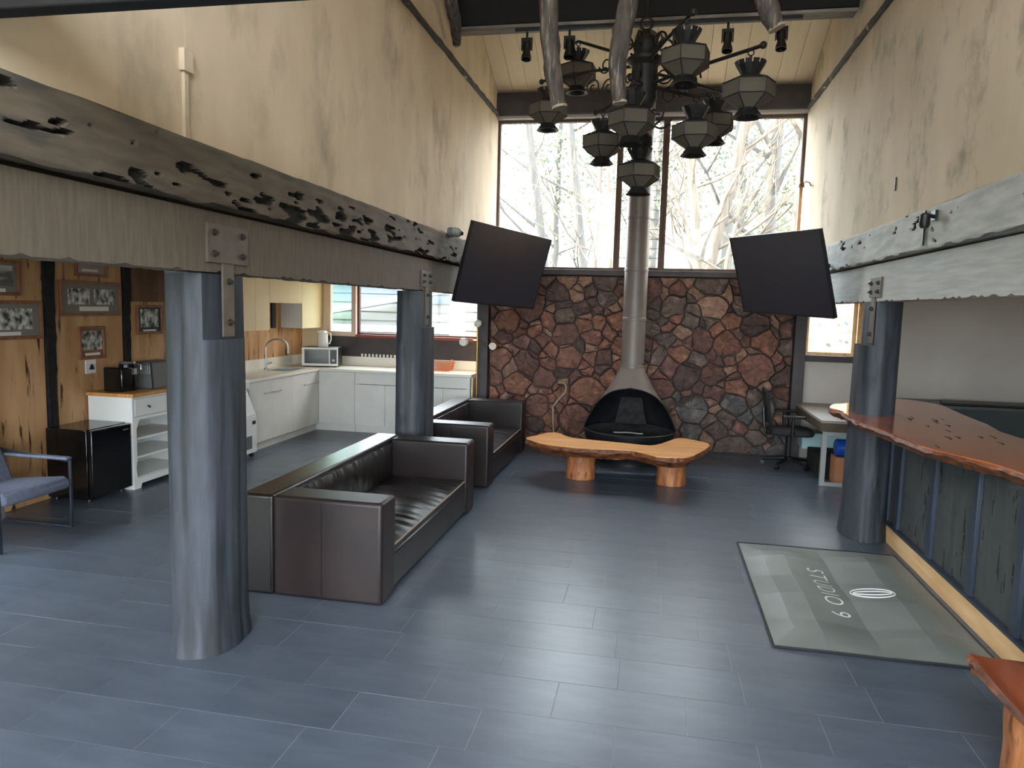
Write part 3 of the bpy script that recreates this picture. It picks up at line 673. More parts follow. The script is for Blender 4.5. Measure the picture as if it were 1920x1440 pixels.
pip = MB().lathe([(.14, 1.13), (.14, 1.72), (.1395, 5.55)], 40, (CX, CY, 0)).build('flue_pipe', 'fire_taupe', t, smooth=True)
for z in (1.16, 1.74, 2.33, 2.95): MB().lathe([(.141, z-.02), (.1445, z-.016), (.1445, z+.016), (.141, z+.02)], 40, (CX, CY, 0), cap=False).build('flue_collar', 'fire_taupe', pip, smooth=True)
MB().tube([(CX+.12, CY-.1, 1.20), (CX+.22, CY-.13, 1.215)], .006, 6).build('damper_key', 'iron', pip)
# ---- wall televisions
def tv(c, yaw, tilt, roll, w, h, label, side):
    t = thing('television', label, 'television', c, 'televisions angled from the beams')
    M_ = Matrix.Rotation(math.radians(yaw), 4, 'Z') @ Matrix.Rotation(math.radians(tilt), 4, 'X') @ Matrix.Rotation(math.radians(roll), 4, 'Y')
    MB().box(-w/2, w/2, 0, .035, -h/2, h/2).xf(M_).build('cabinet', 'tv_bezel', t, bevel=.004, world=False)
    MB().box(-w/2+.012, w/2-.012, -.002, .002, -h/2+.018, h/2-.012).xf(M_).build('screen', 'tv_black', t, world=False)
    fr = MB().box(-w/2, w/2, -.006, .002, -h/2, -h/2+.016).box(-w/2, w/2, -.006, .002, h/2-.01, h/2).box(-w/2, -w/2+.01, -.006, .002, -h/2, h/2).box(w/2-.01, w/2, -.006, .002, -h/2, h/2)
    fr.xf(M_).build('bezel', 'tv_bezel', t, world=False)
    MB().box(-.3, .3, .035, .075, -.22, .22).xf(M_).build('back_cover', 'tv_bezel', t, world=False)
    a = M_ @ Vector((0, .07, 0)); wx = (XL+.09 if side < 0 else XR-.075)-c[0]
    MB().tube([a, (a.x+(wx-a.x)*.5, a.y+.05, a.z+.06), (wx, a.y, a.z+.08)], .02, 8).build('wall_arm', 'tv_bezel', t, world=False)
tv((-1.62, 7.767, 2.258), 65.04, 14.7, 2.47, 1.45, .829, 'large dark television tilted down from the left beam, beside the window', -1)
tv((1.172, 7.652, 2.235), -63.9, 17.3, 1.73, 1.45, .829, 'large dark television tilted down from the right beam, above the office chair', 1)
# ---- lantern chandelier
HX, HY = -.2, 6.85
ch = thing('lantern_chandelier', 'big black iron chandelier with frosted hexagonal lanterns hung in two tiers', 'chandelier', (HX, HY, 3.0))
hubm = MB().lathe([(.02, 3.62), (.09, 3.66), (.12, 3.74), (.115, 4.02), (.16, 4.06), (.16, 4.09), (.07, 4.11), (.105, 4.16), (.115, 4.21), (.09, 4.27), (.04, 4.30), (.03, 4.34)], 16, (HX, HY, 0)).build('hub', 'iron', ch, smooth=True)
MB().tube([(HX+.055*math.cos(a), HY, 4.39+.055*math.sin(a)) for a in [i*math.pi/6 for i in range(13)]], .012, 8, False).build('hanging_ring', 'iron', hubm)
MB().tube([(HX, HY, 4.44), (HX, HY, 5.95)], .014, 8).build('hanging_rod', 'iron', ch)
MB().lathe([(.05, 3.30), (.10, 3.34), (.10, 3.40), (.05, 3.45), (.045, 3.64)], 14, (HX, HY, 0)).build('lower_hub', 'iron', ch, smooth=True)
def scroll(c, d, r, up, turns=1.3):
    """flat iron C-scroll in the vertical plane containing direction d"""
    p = []
    for i in range(26):
        a = i/25*turns*2*math.pi; q = r*(1-.72*i/25)
        p.append(Vector(c)+Vector(d)*(q*math.cos(a))+Vector((0, 0, up*q*math.sin(a))))
    return p
RL = .22
hexv = [(math.cos(math.radians(60*k)), math.sin(math.radians(60*k))) for k in range(6)]
fm = MB()
for k in range(6):
    a, b_ = hexv[k], hexv[(k+1) % 6]
    P = lambda v, r, z: (v[0]*r, v[1]*r, z)
    fm.tube([P(a, RL, .125), P(a, RL, 0), P(a, .08, -.095)], .0055, 5)
    fm.tube([P(a, RL, 0), P(b_, RL, 0)], .005, 5); fm.tube([P(a, RL, .125), P(b_, RL, .125)], .005, 5); fm.tube([P(a, .08, -.095), P(b_, .08, -.095)], .006, 5)
fm.lathe([(.228, .122), (.225, .13), (.085, .185), (.075, .19)], 6, (0, 0, 0))
fm.lathe([(.078, -.09), (.084, -.105), (.125, -.16), (.13, -.167), (.10, -.16), (.05, -.11)], 24, (0, 0, 0))
for k in range(12):                                               # notched crown
    a0, a1 = math.radians(30*k+3), math.radians(30*k+27)
    r0, r1 = .07, .135
    q = [(r0*math.cos(a), r0*math.sin(a), .185) for a in (math.radians(30*k), math.radians(30*k+30))]+[(r1*.9*math.cos(a), r1*.9*math.sin(a), .27) for a in (math.radians(30*k+30), math.radians(30*k))]
    fm.add(q+[(v[0]*.94, v[1]*.94, v[2]) for v in q], [(0, 1, 2, 3), (7, 6, 5, 4), (0, 4, 5, 1), (2, 6, 7, 3)])
    q = [(r1*.9*math.cos(a), r1*.9*math.sin(a), .27) for a in (a0, a1)]+[(r1*math.cos(a), r1*math.sin(a), .30) for a in (a1, a0)]
    fm.add(q+[(v[0]*.94, v[1]*.94, v[2]) for v in q], [(0, 1, 2, 3), (7, 6, 5, 4), (0, 4, 5, 1), (2, 6, 7, 3), (1, 5, 6, 2), (0, 3, 7, 4)])
fm.tube([(0, 0, .18), (0, 0, .36)], .012, 6)
fm.tube([(.025*math.cos(i*math.pi/5), 0, .38+.025*math.sin(i*math.pi/5)) for i in range(11)], .006, 5, False)
frame_me = fm.mesh('lantern', 'iron')
def pane_mesh(nm, r0, z0, r1, z1):
    a, b_ = hexv[0], hexv[1]; e = .988
    q = [(a[0]*r0*e, a[1]*r0*e, z0), (b_[0]*r0*e, b_[1]*r0*e, z0), (b_[0]*r1*e, b_[1]*r1*e, z1), (a[0]*r1*e, a[1]*r1*e, z1)]
    return MB().add(q+[(v[0]*.98, v[1]*.98, v[2]) for v in q], [(0, 1, 2, 3), (7, 6, 5, 4), (0, 4, 5, 1), (2, 6, 7, 3), (1, 5, 6, 2), (0, 3, 7, 4)]).mesh(nm, 'frosted')
pu = pane_mesh('pane', RL, .004, RL, .122); pl_ = pane_mesh('pane', .085, -.092, RL*.995, -.003)
LAN = [(-1.181, 7.6, 3.864, 12, 1), (-.894, 7.6, 4.225, 25, 1), (.134, 6.05, 3.819, 18, 1), (.621, 6.0, 3.548, 2, 0), (-.275, 6.3, 3.424, 14, 0), (-.584, 7.2, 3.441, 24, 0), (-.213, 6.9, 3.108, 17, 0), (.257, 6.7, 3.408, 1, 0), (.472, 7.5, 3.68, 20, 1)]
for i, (x, y, z, rz, tier) in enumerate(LAN):
    z -= .055; l = inst(frame_me, 'lantern', ch, (x-HX, y-HY, z-3.0), (0, 0, math.radians(rz))); l.scale = (.88, .88, .88)
    for k in range(6):
        inst(pu, 'pane', l, (0, 0, 0), (0, 0, math.radians(60*k))); inst(pl_, 'pane', l, (0, 0, 0), (0, 0, math.radians(60*k)))
    d = Vector((x-HX, y-HY, 0)); dist = d.length
    if dist < .1:
        MB().tube([(x, y, z+.36), (x+.01, y-.01, z+.60)], .012, 6).build('drop_chain', 'iron', ch); continue
    d.normalize(); za = z+.36; zh = min(4.05, max(3.7, za)) if tier or i == 3 else min(3.95, za+.12)
    e = Vector((x, y, za))
    arm = MB().tube([Vector((HX, HY, zh))+d*.1, (Vector((HX, HY, zh))+e)/2+Vector((0, 0, .01)), e, e+d*.09], .015, 8)
    arm.sphere(e+d*.11, .028, 10, 8)
    ao = arm.build('arm', 'iron', ch, smooth=True)
    MB().tube(scroll(Vector((HX, HY, zh-.09))+d*(dist*.5), d, .09, 1), .008, 6).build('scroll', 'iron', ao)
    MB().tube(scroll(Vector((HX, HY, zh+.09))+d*(dist*.38), d, .08, -1), .008, 6).build('scroll', 'iron', ao)
for k in range(6):                                                 # leafy curls round the hub
    a = math.radians(60*k+15); d = Vector((math.cos(a), math.sin(a), 0))
    MB().tube(scroll(Vector((HX, HY, 4.20))+d*.17, d, .085, 1, .9), .010, 6).build('hub_curl', 'iron', hubm)
    MB().tube(scroll(Vector((HX, HY, 3.58))+d*.15, d, .11, -1, .8), .010, 6).build('hub_curl', 'iron', hubm)
# ---- spotlight track under the cross beam
tr = tag(B(-1.52, 1.22, 7.46, 7.50, 4.60, 4.628).build('track_rail', 'iron'), 'thin black lighting track under the black cross beam', 'track')
for x, nm in ((-1.40, 'black track spotlight at the far left end of the track'), (-.97, 'black track spotlight half hidden behind the left hanging branch'), (.09, 'black track spotlight above the big upper lantern'), (.55, 'black track spotlight above the right lantern arm'), (1.04, 'black track spotlight nearest the right wall')):
    t = thing('track_spotlight', nm, 'spotlight', (x, 7.48, 4.44), 'spotlights on the black track')
    MB().tube([(0, 0, .16), (0, 0, .10)], .012, 8).build('stem', 'iron', t, world=False)
    MB().box(-.05, .05, -.02, .02, .07, .10).box(-.055, -.045, -.02, .02, -.02, .10).box(.045, .055, -.02, .02, -.02, .10).build('yoke', 'iron', t, world=False)
    MB().lathe([(.028, .075), (.042, .06), (.042, -.01), (.034, -.03), (.05, -.085), (.052, -.115), (.045, -.115), (.03, -.04)], 16).xf(Matrix.Rotation(math.radians(-12), 4, 'X')).build('lamp_can', 'black_plastic', t, world=False, smooth=True)
# ---- bar
t = thing('bar_counter_front', 'grey plank bar front with dark blue battens under the redwood top', 'bar', (2.2, 4.6, 0))
B(2.0, 2.5, 2.3, 6.37, .02, .975).build('carcass', 'bar_panel', t)
bys = [6.37, 6.10, 5.41, 4.74, 4.16, 3.55, 2.95, 2.3]
for i, (a, b_) in enumerate(zip(bys[1:], bys)):
    pecky('panel', 'bar_panel', t, a+.006, b_-.006, .17, .972, 1.965, .034, -1, 30+i*3.3, .40, 34, 3.0, 130, 60, .010, vert=True)
for y in bys[:-1]: B(1.942, 1.972, y-.038, y+.038, .165, .974).build('batten', 'bar_batten', t, bevel=.003)
B(1.93, 1.985, 2.3, 6.33, .155, .175).build('ledge', 'bar_batten', t)
B(1.945, 1.999, 2.3, 6.33, .0, .154).build('kick_board', 'pine', t, bevel=.003)
t = thing('redwood_bar_top', 'glossy live-edge redwood slab forming the bar top', 'bar top', (2.1, 5.2, 1.0))
OUT = [(1.516, 6.63), (1.62, 6.95), (1.76, 7.08), (1.93, 7.45), (2.2, 7.70), (2.43, 7.65), (2.62, 7.3), (2.57, 6.7), (2.53, 6.1), (2.47, 5.7), (2.5, 5.3), (2.55, 4.6), (2.5, 3.6), (2.52, 2.4), (1.98, 2.4), (1.97, 3.3), (1.95, 3.9), (1.93, 4.18), (1.885, 4.43), (1.77, 4.65), (1.67, 4.92), (1.625, 5.45), (1.56, 5.86), (1.55, 6.06), (1.57, 6.45)]
slab(OUT, 1.05, .072, 'slab_top', 'redwood', 'bark_edge', t, 11, 5, .03)
MB().prism([(1.52, 6.62), (1.57, 6.46), (1.60, 6.40), (1.70, 6.72), (1.90, 7.1), (1.93, 7.40), (1.77, 7.05), (1.63, 6.93)], 1.046, 1.0525).build('sapwood_tip', 'sapwood', t)
rr = random.Random(2)
for k in range(16):                                                # filled cracks and knots
    y = rr.uniform(4.4, 6.3); x = 1.85+rr.uniform(-.1, .45); l = rr.uniform(.05, .16); w = rr.uniform(.006, .016)
    MB().prism([(x-w, y), (x+.3*w, y+l*.4), (x-w*.2, y+l), (x+w, y+l*.6), (x+.5*w, y+l*.1)], 1.0505, 1.0515).build('crack', 'bark_black', t)
# ---- second bench at the right edge
t = thing('live_edge_bench', 'red-brown live-edge bench on a bark stump at the lower right corner', 'bench', (1.7, 2.9, 0))
slab([(1.388, 3.235), (1.385, 3.285), (1.44, 3.272), (1.62, 3.26), (1.86, 3.20), (1.90, 2.6), (1.86, 1.9), (1.42, 1.9), (1.40, 2.5), (1.375, 2.95)], .425, .07, 'slab_top', 'redwood_dark', 'bark_edge', t, 6, 3, .03)
stump(1.60, 2.97, .185, .36, t, 5); 
# ---- printed floor mat
t = thing('floor_mat', 'creased grey floor mat lettered STUDIO 9 lying beside the bar', 'mat', (1.3, 5.0, 0))
def fz(x, y, u, v):
    cr = max(0, 1-abs(((u*4) % 1)-.0)*14)+max(0, 1-abs(1-((u*4) % 1))*14)
    cv = max(0, 1-abs(((v*5) % 1))*14)+max(0, 1-abs(1-((v*5) % 1))*14)
    tri = lambda q: abs((q+1) % 2-1)
    ee = min(1, 7*min(u, 1-u, v, 1-v)+.1)
    return .003+ee*(.030*tri(u*4)+.022*tri(v*5+1))+ee*.004*math.sin(u*9+v*4)*math.sin(v*7)+.004
MX0, MX1, MY0, MY1 = .73, 1.90, 4.07, 5.92
grid_pad(MX0, MX1, MY0, MY1, fz, 48, 75, .0015).build('sheet', 'mat_grey', t)
ed = MB()
for a, b_ in (((MX0, MY0), (MX0, MY1)), ((MX0, MY1), (MX1, MY1)), ((MX1, MY1), (MX1, MY0)), ((MX1, MY0), (MX0, MY0))):
    ed.tube([(x, y, fz(x, y, (x-MX0)/(MX1-MX0), (y-MY0)/(MY1-MY0))-.002) for x, y in [(a[0]+(b_[0]-a[0])*i/40, a[1]+(b_[1]-a[1])*i/40) for i in range(41)]], .0085, 6)
ed.build('binding', 'mat_edge', t)
def drape(o, dz):
    for v in o.data.vertices:
        w = o.matrix_basis @ v.co
def text_mesh(txt, size, nm, ma, parent, M_, lift):
    cu = bpy.data.curves.new(nm, 'FONT'); cu.body = txt; cu.size = size; cu.align_x = 'CENTER'; cu.align_y = 'CENTER'; cu.extrude = 0; cu.space_character = 1.18; cu.offset = -.0012; cu.resolution_u = 3
    o = bpy.data.objects.new(nm, cu); COL.objects.link(o); bpy.context.view_layer.update()
    me = bpy.data.meshes.new_from_object(o.evaluated_get(bpy.context.evaluated_depsgraph_get())); bpy.data.objects.remove(o)
    bm = bmesh.new(); bm.from_mesh(me); bmesh.ops.subdivide_edges(bm, edges=[e for e in bm.edges if e.calc_length() > .04], cuts=2); bm.to_mesh(me); bm.free()
    for v in me.vertices:
        w = M_ @ v.co; u_ = (w.x-MX0)/(MX1-MX0); v_ = (w.y-MY0)/(MY1-MY0)
        v.co = (w.x, w.y, fz(w.x, w.y, u_, v_)+lift)
    bm = bmesh.new(); bm.from_mesh(me); left = set(bm.faces)
    while left:                                                     # one object per letter
        st_ = [left.pop()]; isl = list(st_)
        while st_:
            f_ = st_.pop()
            for v in f_.verts:
                for g_ in v.link_faces:
                    if g_ in left: left.discard(g_); st_.append(g_); isl.append(g_)
        ix = {}; vs = []; fs = []
        for f_ in isl:
            for v in f_.verts:
                if v not in ix: ix[v] = len(vs); vs.append(tuple(v.co))
            fs.append(tuple(ix[v] for v in f_.verts))
        m2 = bpy.data.meshes.new(nm); m2.from_pydata(vs, [], fs); m2.materials.append(MATS[ma])
        o = bpy.data.objects.new(nm, m2); COL.objects.link(o); o.parent = parent; o.location = -parent.location
    bm.free()
Mt = Matrix(((0, 1, 0, 1.195), (-1, 0, 0, 4.96), (0, 0, 1, 0), (0, 0, 0, 1)))
text_mesh('STUDIO 9', .165, 'letter', 'mat_print', t, Mt, .0025)
lg = MB()
for (ax, ay) in ((.135, .092), (.118, .035)):
    p = [(1.485+ax*math.cos(i*math.pi/20), 4.975+ay*math.sin(i*math.pi/20)) for i in range(41)]
    lg.tube([(x, y, fz(x, y, (x-MX0)/(MX1-MX0), (y-MY0)/(MY1-MY0))+.001) for x, y in p], .0042, 5, False)
lg.build('emblem', 'mat_print', t)
# ================================================================== KITCHEN
def bar_handle(mb_parent, a, b_, out):
    a = Vector(a); b_ = Vector(b_); o = Vector(out)
    MB().tube([a, a+o, b_+o, b_], .006, 6).build('handle', 'steel_soft', mb_parent)
FX, FY = -4.72, 9.63
def unit_x(y0, y1, label, drawer=False, doors=1):                  # base unit along the left wall, fronts face +X
    t = thing('base_cabinet', label, 'cabinet', (-5.0, (y0+y1)/2, 0), 'white base cabinets')
    B(-5.33, FX-.022, y0+.002, y1-.002, .1, .86).build('carcass', 'white_lam', t)
    B(-5.33, FX-.05, y0+.002, y1-.002, 0, .099).build('plinth', 'white_lam', t)
    w = (y1-y0)/doors
    for k in range(doors):
        d = B(FX-.02, FX, y0+k*w+.002, y0+(k+1)*w-.002, .105, .855).build('door', 'white_lam', t, bevel=.002)
        if doors == 2: a = (y0+w-.20, y0+w-.02) if k == 0 else (y0+w+.02, y0+w+.20)
        else: a = (y0+w*.4, y0+w*.93)
        bar_handle(d, (FX, a[0], .70), (FX, a[1], .70), (.025, 0, 0))
unit_x(7.82, 8.86, 'white double-door base cabinet beside the ice maker', doors=2)
unit_x(8.86, 9.652, 'white base cabinet under the sink, in the kitchen corner')
def unit_y(x0, x1, label, drawer=True, doors=2):                   # base unit along the end wall, fronts face -Y
    t = thing('base_cabinet', label, 'cabinet', ((x0+x1)/2, 9.95, 0), 'white base cabinets')
    B(x0+.002, x1-.002, FY+.022, KW-.02, .1, .86).build('carcass', 'white_lam', t)
    B(x0+(.002 if x0 > -4.7 else -.06), x1-.002, FY+.03, KW-.02, 0, .099).build('plinth', 'white_lam', t)
    top = .855
    if drawer:
        d = B(x0+.003, x1-.003, FY, FY+.02, .70, .855).build('drawer', 'white_lam', t, bevel=.002); top = .694
        B(x0+.06, x1-.06, FY-.004, FY+.004, .695, .701).build('finger_groove', 'bark_black', d)
    w = (x1-x0)/doors
    for k in range(doors): B(x0+k*w+.002, x0+(k+1)*w-.002, FY, FY+.02, .105, top).build('door', 'white_lam', t, bevel=.002)
unit_y(-4.718, -4.166, 'white blind-corner base cabinet with a plain door', False, 1)
unit_y(-4.166, -3.25, 'white base cabinet with a drawer, left of the log post')
unit_y(-3.25, -2.47, 'white base cabinet at the free end of the counter, near the gold lamp')
t = thing('kitchen_worktop', 'white L-shaped kitchen worktop with upstand', 'worktop', (-5.0, 9.9, .86))
sx0, sx1, sy0, sy1 = -5.16, -4.84, 8.98, 9.48
MB().box(-5.34, sx0, 7.8, KW-.02, .862, .90).box(sx1, FX+.02, 7.8, 9.61, .862, .90).box(sx0, sx1, 7.8, sy0, .862, .90).box(sx0, sx1, sy1, KW-.02, .862, .90).box(sx1, FX+.02, 9.61, KW-.02, .862, .90).box(FX+.02, -2.45, 9.61, KW-.02, .862, .90).build('counter', 'counter_white', t, bevel=.004)
B(-5.342, -5.325, 7.8, KW-.04, .901, 1.04).build('upstand', 'counter_white', t)
B(-5.32, -2.45, KW-.052, KW-.035, .901, 1.035).build('upstand', 'counter_white', t)
B(-2.455, -2.435, FY+.01, KW-.03, 0, .861).build('end_panel', 'cream_lam', t)
t = thing('kitchen_sink', 'stainless steel sink bowl set into the worktop', 'sink', (-5.0, 9.23, .7))
MB().box(sx0+.001, sx0+.012, sy0+.001, sy1-.001, .70, .903).box(sx1-.012, sx1-.001, sy0+.001, sy1-.001, .70, .903).box(sx0+.012, sx1-.012, sy0+.001, sy0+.012, .70, .903).box(sx0+.012, sx1-.012, sy1-.012, sy1-.001, .70, .903).box(sx0+.012, sx1-.012, sy0+.012, sy1-.012, .70, .712).build('bowl', 'steel', t)
MB().lathe([(.03, .7125), (.03, .716), (.002, .716)], 16, (-5.0, 9.23, 0)).build('drain', 'steel_soft', t)
t = thing('kitchen_tap', 'tall gooseneck steel tap behind the sink', 'tap', (-5.21, 9.05, .9))
MB().tube([(0, 0, 0), (0, 0, .06), (0, 0, .30)]+[(.10-.10*math.cos(a), .12-.12*math.cos(a), .30+.12*math.sin(a)) for a in [math.pi*i/8 for i in range(1, 8)]]+[(.2, .24, .22)], .013, 10).build('spout', 'steel', t, world=False, smooth=True)
MB().lathe([(.03, 0), (.03, .02), (.02, .03)], 16).build('flange', 'steel', t, world=False); MB().tube([(0, 0, .07), (.06, .05, .10)], .008, 8).build('lever', 'steel', t, world=False)
tag(B(-5.34, -5.318, 9.42, 9.52, 1.46, 2.2).build('cable_duct', 'black_plastic'), 'dark vertical conduit on the wood wall behind the tap', 'conduit')
# wall cupboards
def wall_unit(y0, y1, z0, label, doors):
    t = thing('wall_cabinet', label, 'cabinet', (-5.17, (y0+y1)/2, z0), 'cream wall cabinets')
    B(-5.34, -5.022, y0+.001, y1-.001, z0, 2.335).build('carcass', 'white_lam', t)
    w = (y1-y0)/doors
    for k in range(doors): B(-5.021, -5.0, y0+k*w+.002, y0+(k+1)*w-.002, z0-.003, 2.33).build('door', 'cream_lam', t, bevel=.002)
wall_unit(7.16, 8.09, 1.46, 'cream wall cabinet nearest the camera, mostly behind the log post', 2)
wall_unit(8.09, 8.79, 1.46, 'cream wall cabinet left of the raised middle cabinet', 2)
wall_unit(8.79, 9.69, 1.82, 'short raised cream wall cabinet above the sink', 1)
wall_unit(9.69, 10.34, 1.46, 'cream wall cabinet in the corner by the kitchen window', 1)
# microwave, kettle
t = thing('microwave_oven', 'black and cream microwave oven in the corner of the worktop', 'microwave', (-4.82, 9.98, .9), rz=math.radians(14))
MB().box(-.27, .25, -.16, .17, .012, .285).build('body', 'black_plastic', t, bevel=.006, world=False)
MB().box(-.27, .25, -.178, -.161, .015, .283).build('front', 'white_plastic', t, bevel=.003, world=False)
d = MB().box(-.23, .12, -.185, -.179, .05, .255).build('door_window', 'black_gloss', t, bevel=.002, world=False)
MB().box(.14, .235, -.185, -.179, .05, .255).build('control_panel', 'black_plastic', t, world=False)
MB().lathe([(.018, 0), (.018, .015)], 14).xf(Matrix.Translation((.19, -.185, .1)) @ Matrix.Rotation(math.pi/2, 4, 'X')).build('dial', 'steel_soft', t, world=False)
for x in (-.22, .2):
    for y in (-.13, .14): MB().lathe([(.014, 0), (.014, .013)], 8, (x, y, 0)).build('foot', 'black_plastic', t, world=False)
t = thing('electric_kettle', 'white electric kettle standing on the microwave', 'kettle', (-4.82, 9.98, 1.187))
MB().lathe([(.075, 0), (.078, .02), (.068, .20), (.06, .225), (.05, .232)], 24).build('jug', 'white_plastic', t, world=False, smooth=True)
MB().tube([(.062, 0, .205), (.125, -.01, .20), (.135, -.01, .12), (.11, -.01, .05), (.073, 0, .045)], .011, 8).build('handle', 'white_plastic', t, world=False, smooth=True)
MB().prism([(-.055, .19), (-.055, .215), (-.09, .222)], -.02, .02, 'y').build('spout', 'white_plastic', t, world=False)
for i in range(11):
    x = -4.34+i*.058
    o = MB().lathe([(.012, 0), (.016, .01), (.017, .04), (.012, .046)], 10, (x, KW-.053, 1.036)).build('spice_jar', 'white_plastic')
    tag(o, 'tiny white jar, %s from the left in the row below the kitchen window' % ('first', 'second', 'third', 'fourth', 'fifth', 'sixth', 'seventh', 'eighth', 'ninth', 'tenth', 'eleventh')[i], 'jar', 'row of tiny white jars')
t = thing('wire_basket', 'orange wire dish basket on the worktop right of the log post', 'basket', (-3.03, 10.1, .9))
bk = MB()
for z, s_ in ((.005, .8), (.045, .87), (.085, .94), (.125, 1.0)):
    w, d_ = .17*s_, .13*s_; bk.tube([(-w, -d_, z), (w, -d_, z), (w, d_, z), (-w, d_, z), (-w, -d_, z)], .004, 5)
for k in range(17):
    u = -1+2*k/16
    for s_ in (-1, 1):
        bk.tube([(u*.136, s_*.104, .005), (u*.17, s_*.13, .125)], .0035, 5)
        if k % 2 == 0: bk.tube([(s_*.136, u*.104, .005), (s_*.17, u*.13, .125)], .0035, 5)
    bk.tube([(u*.136, -.104, .005), (u*.136, .104, .005)], .003, 5)
bk.build('wires', 'orange_wire', t, world=False); MB().tube([(.17, -.13, .125), (.175, -.12, .165), (.175, .0, .165), (.17, .01, .125)], .004, 5).build('grip', 'orange_wire', t, world=False)
# ice maker
t = thing('ice_maker', 'white ice maker on casters with a sloped steel lid, behind the near log post', 'ice maker', (-4.8, 7.45, 0))
B(-5.1, -4.57, 7.18, 7.72, .06, .50).build('body', 'white_paint', t, bevel=.01)
MB().prism([(-5.1, .501), (-4.57, .501), (-4.60, .56), (-4.70, .80), (-5.1, .82)], 7.18, 7.72, 'y').build('lid', 'steel_soft', t, bevel=.006)
B(-4.569, -4.562, 7.62, 7.68, .40, .44).build('display', 'black_plastic', t); B(-4.569, -4.562, 7.22, 7.60, .12, .27).build('vent_grille', 'grey_plastic', t)
for x in (-5.05, -4.62):
    for y in (7.22, 7.68): MB().lathe([(.026, -.015), (.026, .015)], 12).xf(Matrix.Translation((x, y, .027)) @ Matrix.Rotation(math.pi/2, 4, 'X')).build('caster', 'black_plastic', t); B(x-.012, x+.012, y-.02, y+.02, .035, .062).build('caster_fork', 'black_plastic', t)
# gold floor lamp
t = thing('floor_lamp', 'slim gold floor lamp with three round white heads beside the stone wall', 'lamp', (-2.36, 9.58, 0))
MB().lathe([(.13, 0), (.13, .018), (.02, .026)], 28).build('base', 'gold', t, world=False, smooth=True); MB().tube([(0, 0, .02), (-.012, 0, 1.56)], .009, 8).build('pole', 'gold', t, world=False)
for (x, y, z, r, mt_) in ((-.005, 0, 1.61, .055, 'globe_white'), (.225, -.02, 1.315, .062, 'gold'), (-.19, -.02, 1.355, .06, 'globe_white')):
    h = MB().sphere((x, y, z), r, 18, 12, .95).build('lamp_head', mt_, t, world=False, smooth=True)
    if abs(x) > .1:
        MB().tube([(-.008, 0, 1.30 if x < 0 else 1.385), (x*.75, y, z)], .005, 6).build('arm', 'gold', t, world=False)
        MB().lathe([(.045, 0), (.05, .01), (.02, .012)], 16).xf(Matrix.Translation((x, y-.055, z)) @ Matrix.Rotation(math.pi/2, 4, 'X')).build('face', 'globe_white' if x < 0 else 'caption', h, world=False)
# ================================================================== LEFT AISLE
t = thing('mini_fridge', 'black glossy mini fridge against the wood wall, beside the white sideboard', 'fridge', (-5.08, 5.72, 0))
B(-5.32, -4.90, 5.475, 5.965, .03, .66).build('body', 'black_gloss', t, bevel=.006); B(-4.892, -4.845, 5.475, 5.965, .045, .655).build('door', 'black_gloss', t, bevel=.008)
B(-4.845, -4.842, 5.86, 5.93, .60, .612).build('badge', 'steel', t); B(-4.895, -4.89, 5.5, 5.95, .05, .64).build('door_gasket', 'grey_plastic', t)
for x in (-5.27, -4.93):
    for y in (5.52, 5.92): MB().lathe([(.02, 0), (.02, .03)], 10, (x, y, 0)).build('foot', 'black_plastic', t)
t = thing('sideboard', 'white open-shelf sideboard with wooden top against the wood wall', 'sideboard', (-5.08, 6.4, 0))
y0, y1, xf, xk = 5.985, 6.86, -4.84, -5.32
B(xk-.01, xf+.025, y0-.02, y1+.02, .895, .93).build('top', 'butcher', t, bevel=.006)
for a, b_ in ((y0, y0+.022), (y1-.022, y1)): B(xk, xf-.021, a, b_, 0, .894).build('side_panel', 'white_paint', t)
B(xk, xk+.01, y0+.022, y1-.022, .08, .894).build('back_panel', 'white_paint', t)
for z in (.09, .29, .47): B(xk+.01, xf-.025, y0+.022, y1-.022, z, z+.02).build('shelf', 'white_paint', t)
fr = [(y0, 0), (y0+.09, 0), (y0+.11, .05), (y1-.11, .05), (y1-.09, 0), (y1, 0), (y1, .11), (y1-.05, .11), (y1-.05, .60), (y1-.08, .66), (y0+.08, .66), (y0+.05, .60), (y0+.05, .56), (y0+.04, .50), (y0+.05, .46), (y0+.05, .30), (y0+.035, .24), (y0+.05, .18), (y0+.05, .11), (y0, .11)]
ff = MB().prism([(y0, 0), (y0+.09, 0), (y0+.11, .045), (y1-.11, .045), (y1-.09, 0), (y1, 0), (y1, .105), (y0, .105)], xf-.02, xf, 'x').prism([(y0, .106), (y0+.05, .106), (y0+.035, .2), (y0+.05, .28), (y0+.05, .58), (y0+.09, .67), (y0+.09, .70), (y0, .70)], xf-.02, xf, 'x').prism([(y1, .106), (y1, .70), (y1-.09, .70), (y1-.09, .67), (y1-.05, .58), (y1-.05, .28), (y1-.035, .2), (y1-.05, .106)], xf-.02, xf, 'x').box(xf-.02, xf, y0+.09, y1-.09, .67, .70).box(xf-.02, xf, y0, y1, .875, .894).box(xf-.02, xf, y0, y0+.03, .70, .875).box(xf-.02, xf, y1-.03, y1, .70, .875)
ff.build('face_frame', 'white_paint', t)
d = B(xf-.018, xf+.004, y0+.034, y1-.034, .705, .872).build('drawer', 'white_paint', t, bevel=.004)
MB().tube([(xf+.004, 6.20, .79), (xf+.02, 6.20, .79), (xf+.028, 6.20, .775)], .010, 8).build('knob', 'bolt', d)
t = thing('coffee_maker', 'black pod coffee maker with a steel lid on the sideboard', 'coffee maker', (-5.10, 6.16, .931))
MB().box(-.11, .10, -.10, .05, 0, .235).build('body', 'black_gloss', t, bevel=.012, world=False); MB().lathe([(.075, 0), (.078, .02), (.078, .255), (.07, .262)], 24, (.02, .07, 0)).build('tank', 'black_gloss', t, world=False, smooth=True)
